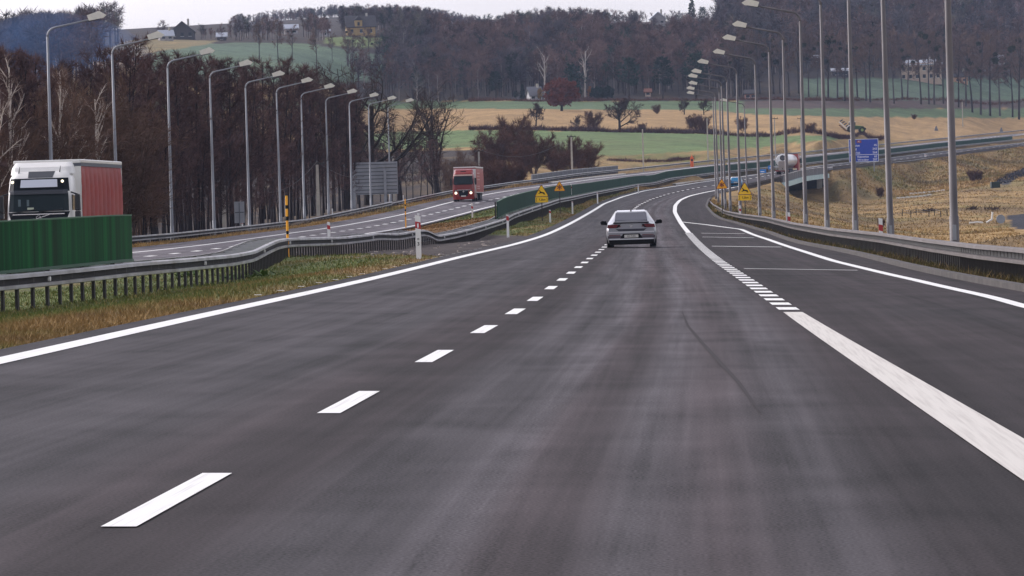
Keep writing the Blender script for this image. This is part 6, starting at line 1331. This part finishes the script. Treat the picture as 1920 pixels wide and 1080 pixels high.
# ------------------------------------------------------------------ grass: blades and tufts, too many to count
def grass(name, label, X, d, hmin, hmax, wk, seed, lift=.0, lean=.55, tint=1.0):
    r_ = np.random.RandomState(seed); Z = ground(X, d); C = ground_colour(X, d, Z) * tint; n = len(X); V = np.empty((n * 3, 3)); a = r_.uniform(0, 6.283, n); h = r_.uniform(hmin, hmax, n); wv = np.maximum(.012, d * wk) * r_.uniform(.6, 1.4, n)
    x, y, z = R2W(X, d, Z - .03); lx, ly = r_.normal(0, lean, n) * h, r_.normal(0, lean, n) * h
    V[0::3] = np.column_stack([x - np.cos(a) * wv, y - np.sin(a) * wv, z]); V[1::3] = np.column_stack([x + np.cos(a) * wv, y + np.sin(a) * wv, z]); V[2::3] = np.column_stack([x + lx, y + ly, z + h + lift])
    c = np.clip(C * r_.uniform(.72, 1.35, n)[:, None] * np.array([1, 1, 1]), 0, .8); g_ = r_.rand(n) < .12; c[g_] = c[g_] * .5 + C_DRY * .6
    return tag(link(name, np_mesh(name, V, np.arange(n * 3).reshape(n, 3), MATS['grass_blades'], np.repeat(c, 3, 0), smooth=False)), label, 'grass', None, 'stuff')
vcol_mat('grass_blades', .8, ((.6, .2),), spec=.15)
r_ = np.random.RandomState(11)
def cloud(n, d0, d1, XL, XR, pw=1.6):
    u = r_.rand(n); d = (d0 ** (1 - pw) + u * (d1 ** (1 - pw) - d0 ** (1 - pw))) ** (1 / (1 - pw)); t = r_.rand(n); a, b_ = XL(d), XR(d); return a + (b_ - a) * t, d
X, d = cloud(105000, 50, 420, lambda d: np.maximum(ML(d) - 11.5, -.115 * d), lambda d: LE(d) + .02 - .12)
Z = ground(X, d); px = CX + X * F / d; py = YH + (CH - Z) * F / d
paved = inpoly(px, py, [(440,490),(470,478),(520,452),(600,438),(800,436),(1000,443),(1000,447),(950,463),(900,474),(835,482),(800,479),(620,477),(540,479)]); k = ~paved & (X > OI(d) + .8)
grass('grass', 'short green and tan grass in the median strip', X[k], d[k], .04, .14, 1.1e-4, 1)
X, d = cloud(16000, 420, 800, lambda d: OI(d) + .8, lambda d: LE(d) - .1, 1.2); grass('grass', 'far grass of the median strip between the carriageways', X, d, .08, .2, 1.2e-4, 2)
X, d = cloud(42000, 60, 620, lambda d: KR(d) + .25, lambda d: KR(d) + 3.6, 1.7); grass('grass', 'dull grass growing under the guardrail by the slip lane', X, d, .08, .30, 1.1e-4, 3, tint=.75)
X, d = cloud(72000, 300, 1150, lambda d: KR(d) + 3.0, lambda d: .13 * d, 1.3)
py = YH + (CH - ground(X, d)) * F / d; px = CX + X * F / d
k = ~(inpoly(px, py, [(1855,352),(1862,340),(1884,329),(1930,312),(1990,310),(1990,340),(1912,336),(1900,344),(1880,350)]) | inpoly(px, py, [(1876,402),(1990,396),(1990,444),(1920,442),(1892,428)])) & ~((d > 892) & (d < 1056) & (X < KR(d) + 2.5))
grass('grass', 'dry tan grass covering the bank and rough ground', X[k], d[k], .08, .30, 1.1e-4, 4, lean=.8)
X, d = cloud(30000, 1052, 1560, lambda d: KR(d) + 1.2, lambda d: .11 * d, 1.2); grass('grass', 'dry tan grass on the tall embankment beyond the underpass', X, d, .2, .6, 1.2e-4, 6, lean=.7)
X, d = cloud(26000, 225, 900, lambda d: OO(d) - 5.5, lambda d: OO(d) - 2.5, 1.3); grass('grass', 'brown grass under the outer guardrail of the opposite carriageway', X, d, .08, .28, 1.1e-4, 5)
# broad leafed weeds by the near guardrail
for px_, py_, lab in ((432, 524, 'clump of broad green weeds under the near median guardrail'), (497, 519, 'smaller green weed clump where the guardrail starts to rise'), (352, 520, 'low green weed clump between guardrail posts')):
    d_ = ghit(px_, py_, 60) or 120; X_ = RX(px_, d_); q = random.Random(px_); m_ = MB()
    for j in range(34):
        a = q.uniform(0, 6.28); L_ = q.uniform(.18, .42); u = Vector((math.cos(a), math.sin(a), q.uniform(.3, 1.1))).normalized(); s_ = u.cross(Vector((0, 0, 1))).normalized() * L_ * .16; o_ = Vector((q.gauss(0, .22), q.gauss(0, .2), 0)); m_.add([o_, o_ + u * L_ * .55 + s_, o_ + u * L_ + Vector((0, 0, -.05)), o_ + u * L_ * .55 - s_], [(0, 1, 2, 3)])
    tag(m_.build('weed', mat('weed_leaves', (.07, .13, .025), .6, noise=.25, nscale=6), None, R2W(X_, d_, float(ground(X_, d_)[0])), fix=False), lab, 'weed')
# litter and stones on the paved crossing
lm = MB(); rr_ = random.Random(4); lo = Vector(PX(800, 468, 190)); 
for i in range(46):
    px_, d_ = rr_.uniform(600, 940), rr_.uniform(178, 260); X_ = RX(px_, d_); p = Vector(R2W(X_, d_, float(ground(X_, d_)[0]))) - lo; s = rr_.uniform(.04, .13); a = rr_.uniform(0, 3)
    lm.box((p.x, p.y, p.z + .02), (s * 1.6, s, .035), rz=a, tap=.7)
tag(lm.build('gravel_litter', mat('litter', (.30, .26, .23), .9, noise=.5, nscale=1.5), None, lo), 'scattered pale stones and litter on the paved crossing', 'litter', None, 'stuff')
# ------------------------------------------------------------------ rough fence and odds and ends on the low ground by the bank
fr = None
def gp_(px, py, d0=330): d_ = ghit(px, py, d0) or 600; X_ = RX(px, d_); return Vector(R2W(X_, d_, float(ground(X_, d_)[0]))), d_
p0, d0 = gp_(1692, 405); r = tag(empty('wire_fence', p0), 'low wire fence with thin wooden posts on the rough tan ground', 'fence')
fp = []
for px_, py_ in ((1692,405),(1708,408),(1718,404),(1742,407),(1752,404),(1764,408),(1776,405)):
    p, d_ = gp_(px_, py_); h = 13 * d_ / F; MB().tube([(p.x - p0.x, p.y - p0.y, p.z - p0.z - .2), (p.x - p0.x, p.y - p0.y, p.z - p0.z + h)], .055, 6).build('post', B_OAK, r); fp.append(p - p0 + Vector((0, 0, h * .92)))
MB().tube(fp, .022, 4).build('wire', M_POST, r); MB().tube([p - Vector((0, 0, .35)) for p in fp], .022, 4).build('wire', M_POST, r)
for i, (px_, py_, w_, h_, lab) in enumerate(((1740, 397, 24, 6, 'dark heap of brush and boards by the wire fence'), (1822, 393, 18, 4, 'dark thin heap of branches on the rough tan ground'), (1862, 394, 34, 6, 'long dark heap of branches above the dark pond'))):
    p, d_ = gp_(px_, py_); m_ = MB(); q = random.Random(i)
    for j in range(60): a = Vector((q.gauss(0, .25) * w_ * d_ / F, q.uniform(-1, 1), q.random() * h_ * d_ / F * .5)); twig(m_, a, (Vector((q.uniform(-1, 1), q.uniform(-1, 1), q.uniform(0, .9)))).normalized(), q.uniform(.5, 1.1), .14, q)
    tag(m_.build('brush_heap', T_OAK, None, p, fix=False), lab, 'brush heap')
p, d_ = gp_(1857, 419); r = tag(empty('broken_pipe', p), 'broken white and grey pipe end lying on the tan slope', 'debris'); MB().tube([(-.5, 0, .1), (.2, 0, .5), (.3, 0, 1.4)], .12, 8).build('pipe', M_TWHITE, r); MB().disc((1.3, .2, .5), .55, 'y', .3, 16).build('collar', M_SBACK, r); MB().tube([(-2.6, 0, .12), (-1.6, 0, .2), (-.9, 0, .12)], .10, 8).build('pipe', M_TWHITE, r)
for px_, py_, w_, lab in ((1738, 361.5, 60, 'upper white broken line of barrier blocks on the low road'), (1714, 370, 58, 'lower white broken line of barrier blocks beside the dark ditch')):
    p, d_ = gp_(px_, py_, 800); r = tag(empty('block_row', p), lab, 'barrier'); L_ = w_ * d_ / F; bm_ = MB().prism([(-.45, 0), (.45, 0), (.3, .28), (-.3, .28)], 'y', -.12, .12).mesh('block', M_TWHITE)
    for j in range(8):
        X_ = RX(px_ + (j / 7 - .5) * w_, d_); link('block', bm_, r, Vector(R2W(X_, d_, float(ground(X_, d_)[0]))) - p)
for px_, py_, h_, lab in ((1825, 341, 26, 'bare thorny bush beside the dark track'), (1836, 339, 22, 'second bare bush just beside the first by the dark track'), (1650, 371, 22, 'bare twiggy bush at the foot of the far embankment'), (1652, 428, 22, 'tangled grey bush under the slip lane bank by the marker post')):
    p, d_ = gp_(px_, py_, 330); plant('bush', V_WIL, lab, 'shrub', None, p, h_ * d_ / F)
p, d_ = gp_(1866, 352, 850); tag(MB().box((0, 0, .45), (17 * d_ / F, 3, 1.3), tap=.93).build('culvert_block', mat('dark_green_grille', (.006, .022, .018), .6, noise=.3, nscale=1), None, p, bevel=.05), 'dark green grated culvert mouth at the end of the dark track', 'culvert')
# ------------------------------------------------------------------ haze
hz = bpy.data.materials.new('haze'); hz.use_nodes = True; t = hz.node_tree; t.nodes.remove(t.nodes['Principled BSDF'])
pv = t.nodes.new('ShaderNodeVolumePrincipled'); pv.inputs['Color'].default_value = (.56, .70, 1.0, 1); pv.inputs['Density'].default_value = HAZE; pv.inputs['Anisotropy'].default_value = 0.0
t.links.new(pv.outputs[0], t.nodes['Material Output'].inputs['Volume'])
tag(MB().bbox(-3300, 3300, -400, 6500, -61.5, 245).build('haze', hz), 'thin blue autumn haze over the whole valley', 'haze', None, 'stuff')

# bluish wood smoke drifting through the trees on the far hillside
sm = bpy.data.materials.new('wood_smoke'); sm.use_nodes = True; t = sm.node_tree; t.nodes.remove(t.nodes['Principled BSDF'])
pv = t.nodes.new('ShaderNodeVolumePrincipled'); pv.inputs['Color'].default_value = (.14, .34, .80, 1); pv.inputs['Density'].default_value = .0017; t.links.new(pv.outputs[0], t.nodes['Material Output'].inputs['Volume'])
c_ = PX(138, 104, 1300); rg = []
for i in range(1, 12):
    a = math.pi * i / 12; rg.append([(17 * math.sin(a) * math.cos(b), 150 * math.sin(a) * math.sin(b), -9 * math.cos(a)) for b in [2 * math.pi * k / 20 for k in range(20)]])
tag(MB().loft(rg).build('smoke', sm, None, c_), 'bluish wood smoke hanging before the wooded hillside', 'smoke', None, 'stuff')
